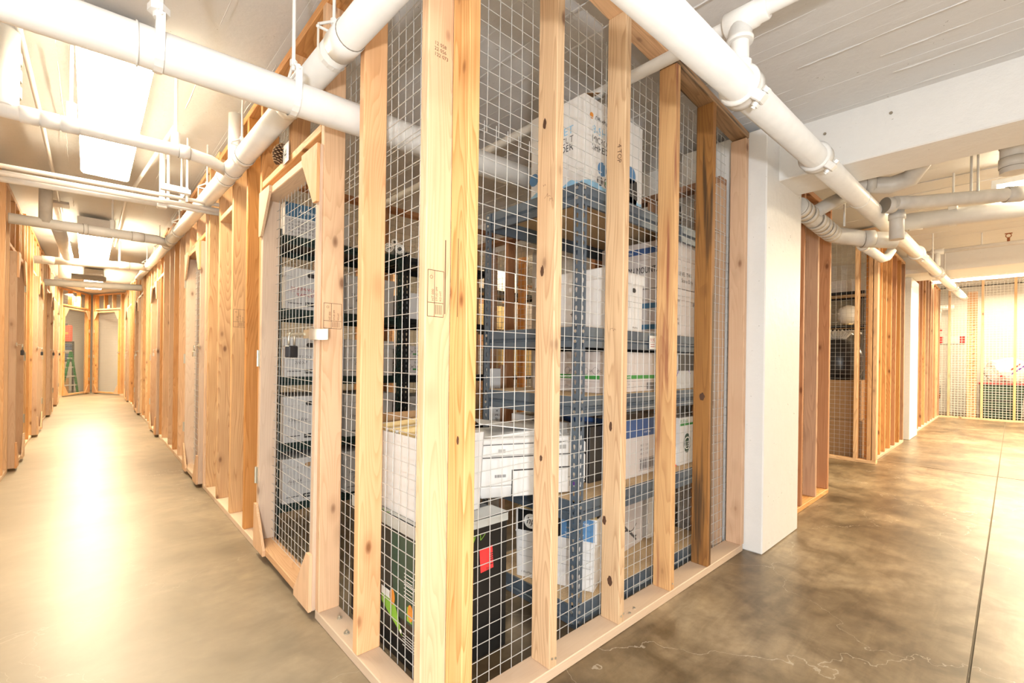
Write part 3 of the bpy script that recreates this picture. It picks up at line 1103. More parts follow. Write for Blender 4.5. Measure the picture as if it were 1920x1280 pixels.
# big sprinkler main crossing the left aisle and entering the nearest cage
t = pipe('crossing_pipe', 'large white pipe crossing the top of the left aisle into the nearest cage', [([(-3.3, .66, 1.917), (2.6, .66, 2.093)], .057)])
hanger(t, (-.57, .66, 1.998), .057, 2.62, 'x', rod=.014)
hanger(t, (-.19, .66, 2.009), .057, 2.62, 'x')
sleeve(t, (-.62, .66, 1.997), (1, 0, .03), .0565, .004, band=False, name='pipe_seam')

# long drain pipe along the left partition


def zl(y):
    return 2.215 + .034 * (y - 1)


t = pipe('drain_pipe', 'long white pipe running along the left aisle beside the cage tops', [([(-.065, -3.3, zl(-3.3)), (-.065, 9.45, zl(9.45))], .052)], n=24)
for y in (.52, 1.13, 1.92, 2.22, 2.42, 4.55, 5.05, 5.45, 7.3, 7.95):
    sleeve(t, (-.065, y, zl(y)), (0, 1, .034), .052, .05 if y > 1 else .10)
for y in (.62, 1.98, 3.05, 4.5, 6.2, 7.9):
    hanger(t, (-.065, y, zl(y)), .052, 2.64 + .017 * y)
# vertical riser behind it
MB().tube([(-.035, 2.3, 2.26), (-.035, 2.3, 2.64)], .04, 16).build('riser', 'pipe_paint', t, smooth=True)

t = pipe('branch_pipe', 'first branch pipe below the big lamp, with couplings and an elbow at the right', [([(-1.26, 2.07, 2.205), (-.34, 2.07, 2.235), (-.20, 2.12, 2.24), (-.08, 2.27, 2.255)], .034)])
for x in (-.93, -.86, -.79):
    sleeve(t, (x, 2.07, 2.216 + (x + .93) * .03), (1, 0, .03), .036, .065, band=False)
sleeve(t, (-.33, 2.07, 2.235), (1, 0, .03), .035, .05)
for x in (-.79, -.37):
    m = MB().tube([(x, 2.07, 2.22), (x, 2.07, 2.33)], .022, 10)
    m.tube([(x, 2.07, 2.33), (x, 2.07, 2.645)], .008, 8)
    m.build('hanger', 'pipe_paint', t)
MB().tube([(-1.01, 2.07, 2.215), (-1.01, 2.12, 2.30), (-1.01, 2.15, 2.66)], .043, 18).build('riser', 'pipe_paint', t, smooth=True)
for z in (2.34, 2.42, 2.50):
    sleeve(t, (-1.01, 2.15, z), (0, 0, 1), .045, .05)

t = pipe('branch_pipe', 'second branch pipe crossing the left aisle between the first two lamps', [([(-1.25, 4.94, 2.30), (-.19, 5.1, 2.335), (-.07, 5.25, 2.345)], .046)])
sleeve(t, (-.35, 5.075, 2.33), (1, .15, .03), .046, .10)
sleeve(t, (-.75, 5.01, 2.317), (1, .15, .03), .046, .03)
m = MB().tube([(-.55, 5.04, 2.33), (-.55, 5.04, 2.45)], .022, 10)
m.tube([(-.55, 5.04, 2.4), (-.55, 5.04, 2.69)], .008, 8)
m.build('hanger', 'pipe_paint', t)
MB().tube([(-1.02, 4.97, 2.31), (-1.02, 4.97, 2.69)], .047, 16).build('riser', 'pipe_paint_dull', t, smooth=True)
MB().tube([(-.95, 5.3, 2.36), (-.93, 7.4, 2.40)], .055, 14).build('pipe_run', 'pipe_paint', t, smooth=True)

t = pipe('branch_pipe', 'third branch pipe crossing the left aisle just past the second lamp', [([(-1.25, 7.5, 2.33), (-.19, 7.62, 2.41), (-.07, 7.8, 2.43)], .05)])
sleeve(t, (-1.12, 7.515, 2.34), (1, .1, .03), .05, .12)
sleeve(t, (-.35, 7.6, 2.40), (1, .1, .03), .05, .12)
for x in (-1.0, -.4):
    MB().tube([(x, 7.55, 2.4), (x, 7.55, 2.73)], .012, 8).build('hanger', 'pipe_paint', t)
MB().tube([(-.98, 8.2, 2.2), (-.98, 8.2, 2.74)], .07, 16).build('riser', 'pipe_paint', t, smooth=True)

t = pipe('branch_pipe', 'farthest and lowest branch pipe crossing the left aisle', [([(-1.25, 9.5, 2.27), (-.02, 9.5, 2.32)], .055)])
MB().tube([(-1.02, 9.5, 2.3), (-1.02, 9.5, 2.76)], .016, 8).build('hanger', 'pipe_paint', t)
MB().tube([(-1.1, 9.5, 2.34), (-1.0, 10.2, 2.5), (-.5, 10.4, 2.52)], .05, 12).build('pipe_run', 'pipe_paint', t, smooth=True)

# bundle of electrical conduits on a strut
t = thing('conduit_bundle', 'bundle of thin white conduits crossing the left aisle under the big lamp', 'conduit')
for (y, z, r, x1) in ((3.02, 2.235, .014, .03), (3.07, 2.205, .018, .05), (3.12, 2.185, .024, -.34), (3.17, 2.21, .014, .05)):
    MB().tube([(-1.25, y, z - .02), (x1, y, z + .015)], r, 10).build('conduit', 'pipe_paint', t, smooth=True)
MB().box(-.36, -.30, 3.09, 3.15, 2.17, 2.225).build('conduit_coupling', 'pipe_paint', t, bevel=.006)
MB().tube([(-.3, 3.12, 2.2), (.03, 3.12, 2.21)], .017, 10).build('conduit', 'pipe_paint', t, smooth=True)
m = MB()
m.box(-.36, -.20, 2.9, 2.94, 2.25, 2.29)
m.build('strut_channel', 'pipe_paint', t)
m = MB().box(-.22, -.19, 2.88, 3.24, 2.245, 2.275)
m.build('strut_channel', 'pipe_paint', t)
for (x, y, r) in ((-.205, 2.93, .007), (-.205, 3.2, .007), (-.33, 3.12, .017), (-.295, 3.12, .009)):
    MB().tube([(x, y, 2.2), (x, y, 2.655)], r, 8).build('hanger_rod', 'pipe_paint', t)

# conduits on the ceiling of the left aisle
t = thing('ceiling_conduit', 'thin painted conduit on the ceiling left of the big lamp', 'conduit')
MB().tube([(-.98, 1.2, 2.612), (-.96, 3.2, 2.645), (-.955, 5.6, 2.69), (-.95, 9, 2.75)], .013, 8).build('conduit', 'pipe_paint', t, smooth=True)
MB().box(-1.04, -.88, 5.6, 5.78, 2.66, 2.69).build('junction_plate', 'pipe_paint_dull', t, bevel=.004)
t = thing('ceiling_conduit', 'thin painted conduit on the ceiling right of the big lamp', 'conduit')
MB().tube([(-.30, 2.75, 2.64), (-.45, 5.0, 2.675), (-.44, 8.0, 2.73)], .014, 8).build('conduit', 'pipe_paint', t, smooth=True)


# ------------------------------------------------------------------ fluorescent fixtures of the left aisle
def fixture(label, x0, x1, y0, y1, z, zc, mat='lamp_glow', group=None, dep=.085):
    t = thing('ceiling_lamp', label, 'lamp', ((x0 + x1) / 2, (y0 + y1) / 2, z), 0, group)
    w, l = (x1 - x0) / 2, (y1 - y0) / 2
    # wrap-around lens with bevelled sides, hung right under a metal pan
    pr = [(-w, dep), (-w * .96, dep * .35), (-w * .88, 0), (w * .88, 0), (w * .96, dep * .35), (w, dep)]
    m = MB()
    m.prism([(a, -l + .012, b) for a, b in pr], (0, 2 * l - .024, 0))
    m.build('lens', mat, t)
    MB().box(-w * .98, w * .98, -l, l, dep + .001, max(zc - z, .09)).build('housing', 'white_paint', t)
    for s_ in (-1, 1):
        MB().prism([(a * 1.02, s_ * (l - .006) - .006, b) for a, b in pr], (0, .012, 0)).build('end_cap', 'white_paint', t)
    return t


fixture('big bright fluorescent lamp, nearest on the ceiling of the left aisle', -.775, -.475, 1.72, 4.0, 2.56, 2.65, dep=.03)
fixture('second fluorescent lamp on the ceiling of the left aisle', -.83, -.50, 6.25, 8.5, 2.50, 2.71, 'lamp_glow_far')
fixture('third and farthest lamp on the ceiling of the left aisle', -.80, -.5, 11.2, 13.2, 2.62, 2.80, 'lamp_glow_far')
fixture('fluorescent lamp on the ceiling between the rear cages', 3.1, 3.4, 3.0, 4.3, 2.50, 2.66, 'lamp_glow_far')


def strip(label, x, y0, y1, z, zc):
    t = thing('strip_lamp', label, 'lamp', (x, y0, z))
    L = y1 - y0
    MB().box(-.045, .045, 0, L, .03, .075).build('housing', 'white_paint', t, bevel=.004)
    MB().tube([(-.03, .03, 0), (-.03, L - .03, 0)], .019, 10).build('tube', 'tube_glow', t, smooth=True)
    for y in (.0, L - .03):
        MB().box(-.055, .03, y, y + .03, -.03, .035).build('lamp_holder', 'white_paint', t)
    for y in (.25 * L, .75 * L):
        MB().tube([(0, y, .07), (0, y, zc - z)], .006, 6).build('suspension_rod', 'white_paint', t)
    return t


strip('bare tube lamp above the pipes right after the beam of the right aisle', 4.5, -2.3, -.93, 2.47, 2.66)
strip('long bare tube lamp hanging before the far mesh wall of the right aisle', 11.7, -2.4, .18, 2.76, 3.02)

# ------------------------------------------------------------------ right aisle pipes
YR = -.38


def zr(x):
    return 2.068 + .034 * x


t = pipe('main_pipe', 'long white pipe with bolted clamps running down the right aisle under the beam', [([(-2.9, YR, zr(-2.9)), (12.4, YR, zr(12.4))], .056)], n=24)
for x in (1.04, 1.98, 4.15, 5.55, 7.35, 9.6):
    c = Vector((x, YR, zr(x)))
    o = MB().tube([c + Vector((d, 0, 0)) for d in (-.027, -.025, -.012, .012, .025, .027)], .07, 28, True, rs=[.06, .073, .066, .066, .073, .06]).build('grooved_clamp', 'pipe_paint', t, smooth=True)
    for s_ in (-1, 1):
        d = Vector((0, s_ * .72, s_ * .69)) * 1.0
        q = c + d * .092
        m = MB()
        n_ = Vector((0, -d.z, d.y))
        m.hexa([c + d * .05 + Vector((-.024, 0, 0)) + n_ * -.017, c + d * .05 + Vector((.024, 0, 0)) + n_ * -.017, c + d * .108 + Vector((.02, 0, 0)) + n_ * -.017, c + d * .108 + Vector((-.02, 0, 0)) + n_ * -.017,
                c + d * .05 + Vector((-.024, 0, 0)) + n_ * .017, c + d * .05 + Vector((.024, 0, 0)) + n_ * .017, c + d * .108 + Vector((.02, 0, 0)) + n_ * .017, c + d * .108 + Vector((-.02, 0, 0)) + n_ * .017])
        m.build('clamp_ear', 'pipe_paint', o, bevel=.004)
        m = MB().tube([q - n_ * .034, q + n_ * .040], .008, 8)
        m.tube([q - n_ * .034, q - n_ * .02], .015, 6)
        m.tube([q + n_ * .02, q + n_ * .032], .013, 6)
        m.build('clamp_bolt', 'pipe_paint', o)
sleeve(t, (2.95, YR, zr(2.95)), (1, 0, .034), .055, .006, band=False, name='pipe_seam')
for x in (6.6, 8.0):
    MB().tube([(x, YR - .03, zr(x) + .05), (x, YR - .03, 2.66 if x > 2.4 else 2.52)], .008, 8).build('hanger_rod', 'pipe_paint', t)

t = pipe('sprinkler_line', 'small white sprinkler pipe crossing above the big pipe and over the shredder carton', [([(1.02, -3.35, 2.335), (1.02, 2.5, 2.335)], .025)])
MB().tube([(1.02, YR, 2.14), (1.02, YR, 2.335)], .031, 16).build('riser', 'pipe_paint', t, smooth=True)
MB().tube([(1.02, YR, 2.135), (1.02, YR, 2.185)], .042, 8).build('outlet_boss', 'pipe_paint', t, bevel=.004)
m = MB().tube([(1.02, YR + d, 2.335) for d in (-.095, -.09, -.062, -.058, .045, .05)], .04, 20, True, rs=[.034, .038, .038, .043, .046, .04])
m.tube([(1.02, YR, 2.335), (1.02, YR, 2.272), (1.02, YR, 2.268), (1.02, YR, 2.255)], .04, 20, True, rs=[.04, .04, .046, .044])
m.build('tee_fitting', 'pipe_paint', t, smooth=True)

# cluster of waste pipes behind the beam
t = pipe('waste_pipe', 'ribbed grey waste pipe coming out behind the near white column', [([(2.80, -.072, 2.16), (3.1, -.09, 2.13), (3.45, -.13, 2.085), (3.62, -.30, 2.05), (3.72, -.46, 2.03)], .06)], mat='pipe_paint_dull')
for x in (2.84, 2.90, 2.97, 3.12, 3.17, 3.23, 3.30, 3.36, 3.41):
    sleeve(t, (x, -.072 - (x - 2.8) * .085, 2.16 - (x - 2.8) * .11), (1, -.085, -.11), .06, .05, 'pipe_paint_dull')
sleeve(t, (3.62, -.31, 2.05), (.55, -.8, 0), .06, .07, 'pipe_paint_dull')
MB().tube([(3.02, -.10, 2.15), (3.15, -.18, 2.24), (3.2, -.26, 2.28)], .045, 14).build('wye_branch', 'pipe_paint_dull', t, smooth=True)
MB().tube([(3.44, -.2, 2.13), (3.44, -.2, 2.62)], .007, 8).build('hanger_rod', 'pipe_paint', t)
t = pipe('short_pipe', 'short white pipe with an elbow beside the clamps, left of the main pipe', [([(3.75, -.25, 2.04), (4.55, -.255, 2.06), (4.68, -.27, 2.09), (4.72, -.30, 2.16)], .036)])
sleeve(t, (3.82, -.25, 2.042), (1, 0, 0), .037, .05)
t = pipe('waste_pipe', 'grey bent waste pipe with a bulging elbow right of the main pipe', [([(3.12, -.24, 2.31), (3.14, -.38, 2.31), (3.20, -.50, 2.29), (3.20, -.60, 2.31), (3.10, -.66, 2.36), (3.02, -.70, 2.48), (3.0, -.72, 2.66)], .055)], mat='pipe_paint_dull')
for q in ((3.15, -.40, 2.31), (3.13, -.30, 2.31)):
    sleeve(t, q, (.2, -.5, 0), .055, .05, 'pipe_paint_dull')
t = pipe('waste_pipe', 'grey waste pipe under the beam ending in an elbow', [([(2.95, -.45, 2.40), (2.93, -.75, 2.40), (2.93, -.86, 2.42), (2.93, -.90, 2.5), (2.93, -.9, 2.66)], .045)], mat='pipe_paint_dull')
t = pipe('waste_pipe', 'long grey pipe crossing under the first tube lamp', [([(3.35, -.50, 2.21), (3.5, -.60, 2.225), (3.85, -1.1, 2.25), (4.2, -1.62, 2.26)], .045)], mat='pipe_paint_dull')
sleeve(t, (3.36, -.47, 2.203), (.6, -.5, 0), .05, .06, 'pipe_paint_dull')
sleeve(t, (3.82, -1.05, 2.247), (.5, -.8, 0), .048, .09, 'pipe_paint_dull')
MB().tube([(3.46, -.50, 2.2), (3.46, -.50, 1.98)], .042, 16).build('drop', 'pipe_paint_dull', t, smooth=True)
sleeve(t, (3.46, -.50, 2.14), (0, 0, 1), .045, .04, 'pipe_paint_dull', band=False)
for dx in (0, .03):
    MB().tube([(3.60 + dx, -.86 - dx, 2.26), (3.60 + dx, -.86 - dx, 2.66)], .007, 8).build('hanger_rod', 'pipe_paint_dull', t)
MB().tube([(3.3, -1.05, 2.24), (3.3, -1.05, 2.66)], .06, 18).build('riser', 'pipe_paint_dull', t, smooth=True)
for z in (2.30, 2.42, 2.50, 2.58):
    sleeve(t, (3.3, -1.05, z), (0, 0, 1), .06, .055, 'pipe_paint_dull')
t = pipe('crossing_pipe', 'thick pale pipe crossing the right aisle with a strap hanger', [([(4.37, -.42, 2.31), (4.50, -1.1, 2.30), (4.85, -3.3, 2.28)], .068)])
sleeve(t, (4.40, -.50, 2.31), (.2, -1, 0), .068, .09)
c = Vector((4.44, -.72, 2.306))
m = MB().tube([c + Vector((0, .02, 0)), c - Vector((0, .02, 0))], .074, 20)
m.box(4.365, 4.515, -.745, -.695, 2.35, 2.44)
m.build('strap', 'pipe_paint', t)
MB().tube([(4.44, -.72, 2.4), (4.44, -.72, 2.66)], .008, 8).build('hanger_rod', 'pipe_paint', t)
t = pipe('sprinkler_line', 'thin sprinkler pipe with a sprinkler head in front of the far beam', [([(6.95, -.30, 2.50), (6.95, -3.3, 2.50)], .022)])
MB().tube([(6.95, -.42, 2.50), (6.95, -.42, 2.33)], .03, 12).build('drop', 'pipe_paint', t, smooth=True)
sleeve(t, (6.95, -.42, 2.50), (0, 1, 0), .032, .12, band=False, name='tee_fitting')
MB().tube([(6.95, -.80, 2.5), (6.95, -.80, 2.66)], .008, 8).build('hanger_rod', 'pipe_paint', t)
m = MB().tube([(6.95, -1.01, 2.5), (6.95, -1.01, 2.56)], .012, 8)
m.ring((6.95, -1.01, 2.585), (0, 1, 0), (0, 0, 1), .018, .026, 14)
m.tube([(6.95, -1.04, 2.61), (6.95, -.98, 2.61)], .006, 6)
m.build('sprinkler_head', 'rust', t)
t = thing('ceiling_conduit', 'thin conduit with a junction box on the cream ceiling behind the beam', 'conduit')
MB().tube([(3.6, -.35, 2.645), (3.65, -1.0, 2.645), (3.7, -2.0, 2.645)], .008, 8).build('conduit', 'print_green', t)
MB().box(3.62, 3.72, -.98, -.90, 2.60, 2.66).build('junction_box', 'pipe_paint', t, bevel=.003)

# ------------------------------------------------------------------ blue steel rack in the nearest cage


def slotted_flange(m, o, u, z1, w=.038):
    """one flange of an angle post, with keyhole slots cut right through; o corner, u direction of the flange"""
    o = Vector(o)
    u = Vector(u)
    pitch = .0381
    z = 0.0
    c0 = .019
    while z + pitch <= z1 + 1e-6:
        oc = [(0, 0), (c0, 0), (w, 0), (w, pitch / 2), (w, pitch), (c0, pitch), (0, pitch), (0, pitch / 2)]
        a, b = c0, pitch * .5
        ho = [(a - .0035, b - .010), (a, b - .011), (a + .0035, b - .010), (a + .0062, b + .003), (a + .005, b + .009), (a, b + .0115), (a - .005, b + .009), (a - .0062, b + .003)]
        k = len(m.v)
        m.v += [tuple(o + u * p + Vector((0, 0, z + q))) for p, q in oc] + [tuple(o + u * p + Vector((0, 0, z + q))) for p, q in ho]
        for i in range(8):
            j = (i + 1) % 8
            m.f.append((k + i, k + j, k + 8 + j, k + 8 + i))
        z += pitch
    return z


def angle_post(parent, x, y, sx, sy, H, mat):
    m = MB()
    slotted_flange(m, (x, y, 0), (sx, 0, 0), H)
    slotted_flange(m, (x, y, 0), (0, sy, 0), H)
    o = m.build('post', mat, parent)
    md = o.modifiers.new('thickness', 'SOLIDIFY')
    md.thickness = .002
    md.offset = 0
    return o


def shelf_beam(parent, p, q, z, inward, mat, h=.085):
    """two-step pressed beam from p to q, its top edge at z"""
    p = Vector((p[0], p[1], 0))
    q = Vector((q[0], q[1], 0))
    n = Vector((inward[0], inward[1], 0))
    prof = [(0, 0), (0, -.040), (.010, -.048), (.010, -.052), (.002, -.058), (.002, -h), (.016, -h), (.016, -.003), (.03, -.003), (.03, 0)]
    if h < .06:
        prof = [(0, 0), (0, -.026), (.006, -.030), (.006, -.032), (.002, -.036), (.002, -h), (.016, -h), (.016, -.003), (.03, -.003), (.03, 0)]
    poly = [p + n * a + Vector((0, 0, z + b)) for a, b in prof]
    return MB().prism(poly, q - p).build('shelf_beam', mat, parent)


def rack(label, x0, x1, y0, y1, levels, H, mat, deck='particle_board', h=.085, rivets=True, name='shelving_rack'):
    t = thing(name, label, 'shelf', (x0, y0, 0))
    W, D = x1 - x0, y1 - y0
    for (x, sx) in ((0, 1), (W, -1)):
        for (y, sy) in ((0, 1), (D, -1)):
            angle_post(t, x, y, sx, sy, H, mat)
    for z in levels:
        hh = min(h, z - .004) if z < .1 else h
        shelf_beam(t, (.003, .003), (W - .003, .003), z, (0, 1), mat, hh)
        shelf_beam(t, (.003, D - .003), (W - .003, D - .003), z, (0, -1), mat, hh)
        shelf_beam(t, (.003, .003), (.003, D - .003), z, (1, 0), mat, hh)
        shelf_beam(t, (W - .003, .003), (W - .003, D - .003), z, (-1, 0), mat, hh)
        MB().box(.012, W - .012, .012, D - .012, z - .014, z + .002).build('deck', deck, t)
        if rivets:
            m = MB()
            for dz in (-.02, -.062):
                if z + dz < .01:
                    continue
                m.tube([(.02, .001, z + dz), (.02, -.004, z + dz)], .007, 10)
                m.tube([(.001, .02, z + dz), (-.004, .02, z + dz)], .007, 10)
                m.tube([(-.004, D - .02, z + dz), (.001, D - .02, z + dz)], .007, 10)
                m.tube([(W - .02, .001, z + dz), (W - .02, -.004, z + dz)], .007, 10)
            rv = m.build('rivets', 'rivet', t)
            rv['kind'] = 'stuff'
    return t


LV = (.085, .515, .95, 1.24, 1.83)
rack('blue grey boltless steel rack with particle board decks behind the right hand mesh', .765, 1.985, .135, .745, LV, 1.83, 'rack_blue')
# price sticker
ps = thing('price_sticker', 'white price sticker on the blue rack beam under the storage boxes', 'sticker', (1.30, .1325, 1.16))
MB().box(0, .062, 0, .0015, 0, .066).build('sticker_sheet', 'paper', ps)
m = MB().text('9.95', (.004, -.0006, .036), (1, 0, 0), (0, 0, 1), .026)
m.quad((.008, -.0006, .012), (1, 0, 0), (0, 0, 1), .045, .003)
m.quad((.008, -.0006, .022), (1, 0, 0), (0, 0, 1), .04, .003)
m.build('lettering', 'ink_red', ps)


# ------------------------------------------------------------------ cartons
def hole(m, c, u, v, w, h, n=10):
    c = Vector(c); u = Vector(u); v = Vector(v)
    k = len(m.v)
    r = h / 2
    pts = []
    for i in range(n + 1):
        a = -PI / 2 + PI * i / n
        pts.append(c + u * (w / 2 - r + r * math.cos(a)) + v * r * math.sin(a))
    for i in range(n + 1):
        a = PI / 2 + PI * i / n
        pts.append(c + u * (-w / 2 + r + r * math.cos(a)) + v * r * math.sin(a))
    m.v += [tuple(p) for p in pts]
    m.f.append(tuple(range(k, k + len(pts))))


def carton(name, label, x, y, z, w, d, h, mat='carton_white', rz=0, lid=None, group=None, open_top=False, cat='box', lid_mat=None, flap=None):
    """w along local x (front faces -y), d along local y"""
    t = thing(name, label, cat, (x, y, z), rz, group)
    if open_top:
        th = .004
        m = MB()
        m.box(0, w, 0, d, 0, th).box(0, w, 0, th, th, h).box(0, w, d - th, d, th, h).box(0, th, th, d - th, th, h).box(w - th, w, th, d - th, th, h)
        m.build('carton_body', mat, t)
    else:
        ins = .004 if lid else 0
        MB().hexa([(ins, ins, 0), (w - ins, ins, 0), (w - ins, d - ins, 0), (ins, d - ins, 0), (ins * .5, ins * .5, h - .002), (w - ins * .5, ins * .5, h - .002), (w - ins * .5, d - ins * .5, h - .002), (ins * .5, d - ins * .5, h - .002)]).build('carton_body', mat, t, bevel=.002)
        if lid:
            MB().box(-.003, w + .003, -.003, d + .003, h - lid, h).build('lid', lid_mat or mat, t, bevel=.003)
        else:
            MB().box(.001, w - .001, d / 2 - .025, d / 2 + .025, h - .002, h - .0002).build('sealing_tape', 'tape', t)
    return t


FX = ((1, 0, 0), (0, 0, 1))           # front face frame (-y)
LX = ((0, -1, 0), (0, 0, 1))          # left face frame (-x)
E_ = .0012


def front(m, s, x, z, size, **k):
    m.text(s, (x, -E_ - k.pop('e', 0), z), *FX, size, **k)


def left(m, s, y, z, size, **k):
    m.text(s, (-E_ - k.pop('e', 0), y, z), *LX, size, **k)


# shredder carton on top
t = carton('shredder_carton', 'tall white and blue shredder carton standing on top of the blue rack', .86, .20, 1.832, .46, .32, .425, 'carton_white', open_top=True)
m = MB()
front(m, '8-SHEET', .055, .275, .05, width=.19)
left(m, '8-SHEET', .25, .275, .05, width=.19)
m.build('lettering', 'light_blue', t)
m = MB()
front(m, 'MICRO-CUT', .055, .235, .043, width=.19)
left(m, 'MICRO CUT', .25, .235, .043, width=.19)
m.build('lettering', 'ink_soft', t)
m = MB()
front(m, 'SHREDDER', .055, .20, .043, width=.19)
front(m, 'OfficeMax', .075, .335, .028, width=.10)
left(m, 'SHREDDER', .25, .20, .043, width=.19)
left(m, 'OfficeMax', .23, .335, .028, width=.10)
m.build('lettering', 'ink', t)
m = MB()
m.disc((.05, -E_, .345), *FX, .014)
m.disc((-E_, .255, .345), *LX, .014)
m.build('round_logo', 'orange_print', t)
m = MB()
for (cx, cz, r) in ((.13, .13, .032), (.36, .17, .042)):
    m.disc((cx, -E_, cz), *FX, r, n=22)
m.disc((-E_, .30, .13), *LX, .03)
m.build('printed_badge', 'ink_blue', t)
m = MB().ring((.115, -E_, .075), *FX, .017, .022)
m.disc((.115, -E_ * .9, .075), *FX, .017)
m.ring((.165, -E_, .075), *FX, .017, .022)
m.build('printed_badge', 'ink_soft', t)
m = MB().disc((.165, -E_, .075), *FX, .013)
m.build('printed_badge', 'print_green', t)
m = MB()
for fr, L_, sgn in ((FX, .455, 1), (LX, .315, 0)):
    o = Vector((0, -E_, 0)) if sgn else Vector((-E_, .32, 0))
    k = len(m.v)
    u = Vector(fr[0])
    top = [(0, .05)] + [(L_ * i / 18, .045 + .022 * abs(math.sin(i * .55))) for i in range(1, 18)] + [(L_, .05)]
    pts = [(0, .001), (L_, .001)] + top[::-1]
    m.v += [tuple(o + u * a + Vector((0, 0, b))) for a, b in pts]
    m.f.append(tuple(range(k, k + len(pts))))
m.build('printed_wave', 'light_blue', t)
m = MB()
front(m, 'SHREDS CARDS', .06, .022, .018, e=.0008, width=.13)
m.build('lettering', 'paper', t)
m = MB().hexa([(.33, -E_, .06), (.42, -E_, .06), (.42, -E_ * .8, .06), (.33, -E_ * .8, .06), (.335, -E_, .15), (.415, -E_, .15), (.415, -E_ * .8, .15), (.335, -E_ * .8, .15)])
m.hexa([(.345, -E_, .005), (.405, -E_, .005), (.405, -E_ * .8, .005), (.345, -E_ * .8, .005), (.335, -E_, .06), (.415, -E_, .06), (.415, -E_ * .8, .06), (.335, -E_ * .8, .06)])
m.build('printed_shredder', 'dark_plastic', t)
m = MB()
for i in range(9):
    m.quad((-E_, .29, .17 - i * .008), (0, -1, .0), (0, 0, 1), .17 - .01 * (i % 3), .0012)
m.build('printed_rules', 'ink_soft', t)
for (a, b) in (((0, 0, .425), (0, .32, .425)),):
    MB().hexa([(0, 0, .424), (.004, 0, .424), (.004, .32, .424), (0, .32, .424), (.11, 0, .470), (.114, 0, .470), (.114, .32, .470), (.11, .32, .470)]).build('flap', 'cardboard', t)
MB().hexa([(.46, .004, .424), (.456, .004, .424), (.456, .316, .424), (.46, .316, .424), (.345, .004, .452), (.341, .004, .452), (.341, .316, .452), (.345, .316, .452)]).build('flap', 'carton_white', t)

# level 2: storage boxes
t = carton('storage_box', 'plain white storage box with a handle hole and pencilled notes, behind the rack post', .98, .17, 1.243, .32, .43, .275, 'carton_white', lid=.05)
m = MB()
hole(m, (.23, -.0035 - E_, .195), *FX, .03, .022)
m.build('handle_hole', 'ink', t)
m = MB()
left(m, 'to', .40, .17, .045, slant=.2)
left(m, 'T4', .40, .11, .045, slant=.2)
left(m, 'x hi', .40, .055, .04, slant=.2)
left(m, '+ 6', .20, .06, .045, slant=.2)
left(m, 'OfficeMax', .19, .012, .012)
front(m, 'OfficeMax', .22, .015, .012)
m.line([(-E_, .41, .165), (-E_, .33, .165)], *LX, .0015)
m.line([(.12, -E_, .14), (.30, -E_, .14)], *FX, .0012)
m.line([(.2, -E_, .14), (.2, -E_, .11)], *FX, .0012)
m.build('lettering', 'ink_soft', t)
for i, (z, lab) in enumerate(((1.243, 'lower of the two stacked archive boxes at the right end of the blue rack'), (1.503, 'upper of the two stacked archive boxes with a printed name and a blue stripe'))):
    t = carton('archive_box', lab, 1.55, .17, z, .40, .43, .255, 'carton_pinkish', lid=.10 if i else .06)
    m = MB()
    if i:
        left(m, 'IRON MOUNTAIN', .29, .085, .05, width=.27, e=.002)
        front(m, 'TIP LEVEL THIS', .05, .07, .03, e=.0)
        front(m, 'Store Only', .13, .035, .03)
        front(m, 'I', .30, .12, .04, e=.003)
    else:
        left(m, 'IN', .20, .10, .036)
        front(m, 'XXX', .07, .185, .02)
        front(m, 'AX', .27, .17, .045)
        front(m, 'Tax Ret.', .04, .085, .02)
        front(m, '1 - 9 BL', .05, .06, .02)
        for k in range(4):
            front(m, 'aaa bb', .29, .12 - k * .022, .011)
    m.build('lettering', 'ink', t)
    m = MB()
    if i:
        m.quad((-E_ - .003, .40, .19), *LX, .34, .032)
    else:
        m.quad((-E_, .24, .205), *LX, .22, .012)
        m.quad((-E_, .26, .15), *LX, .24, .028)
        m.quad((-E_, .26, .035), *LX, .24, .026)
    m.build('printed_stripe', 'print_blue' if i else 'steel_blue_print', t)
    if i:
        m = MB()
        left(m, '800 FastFile', .33, .197, .022, e=.0036)
        m.build('lettering', 'paper', t)

# level 3: copy paper cartons


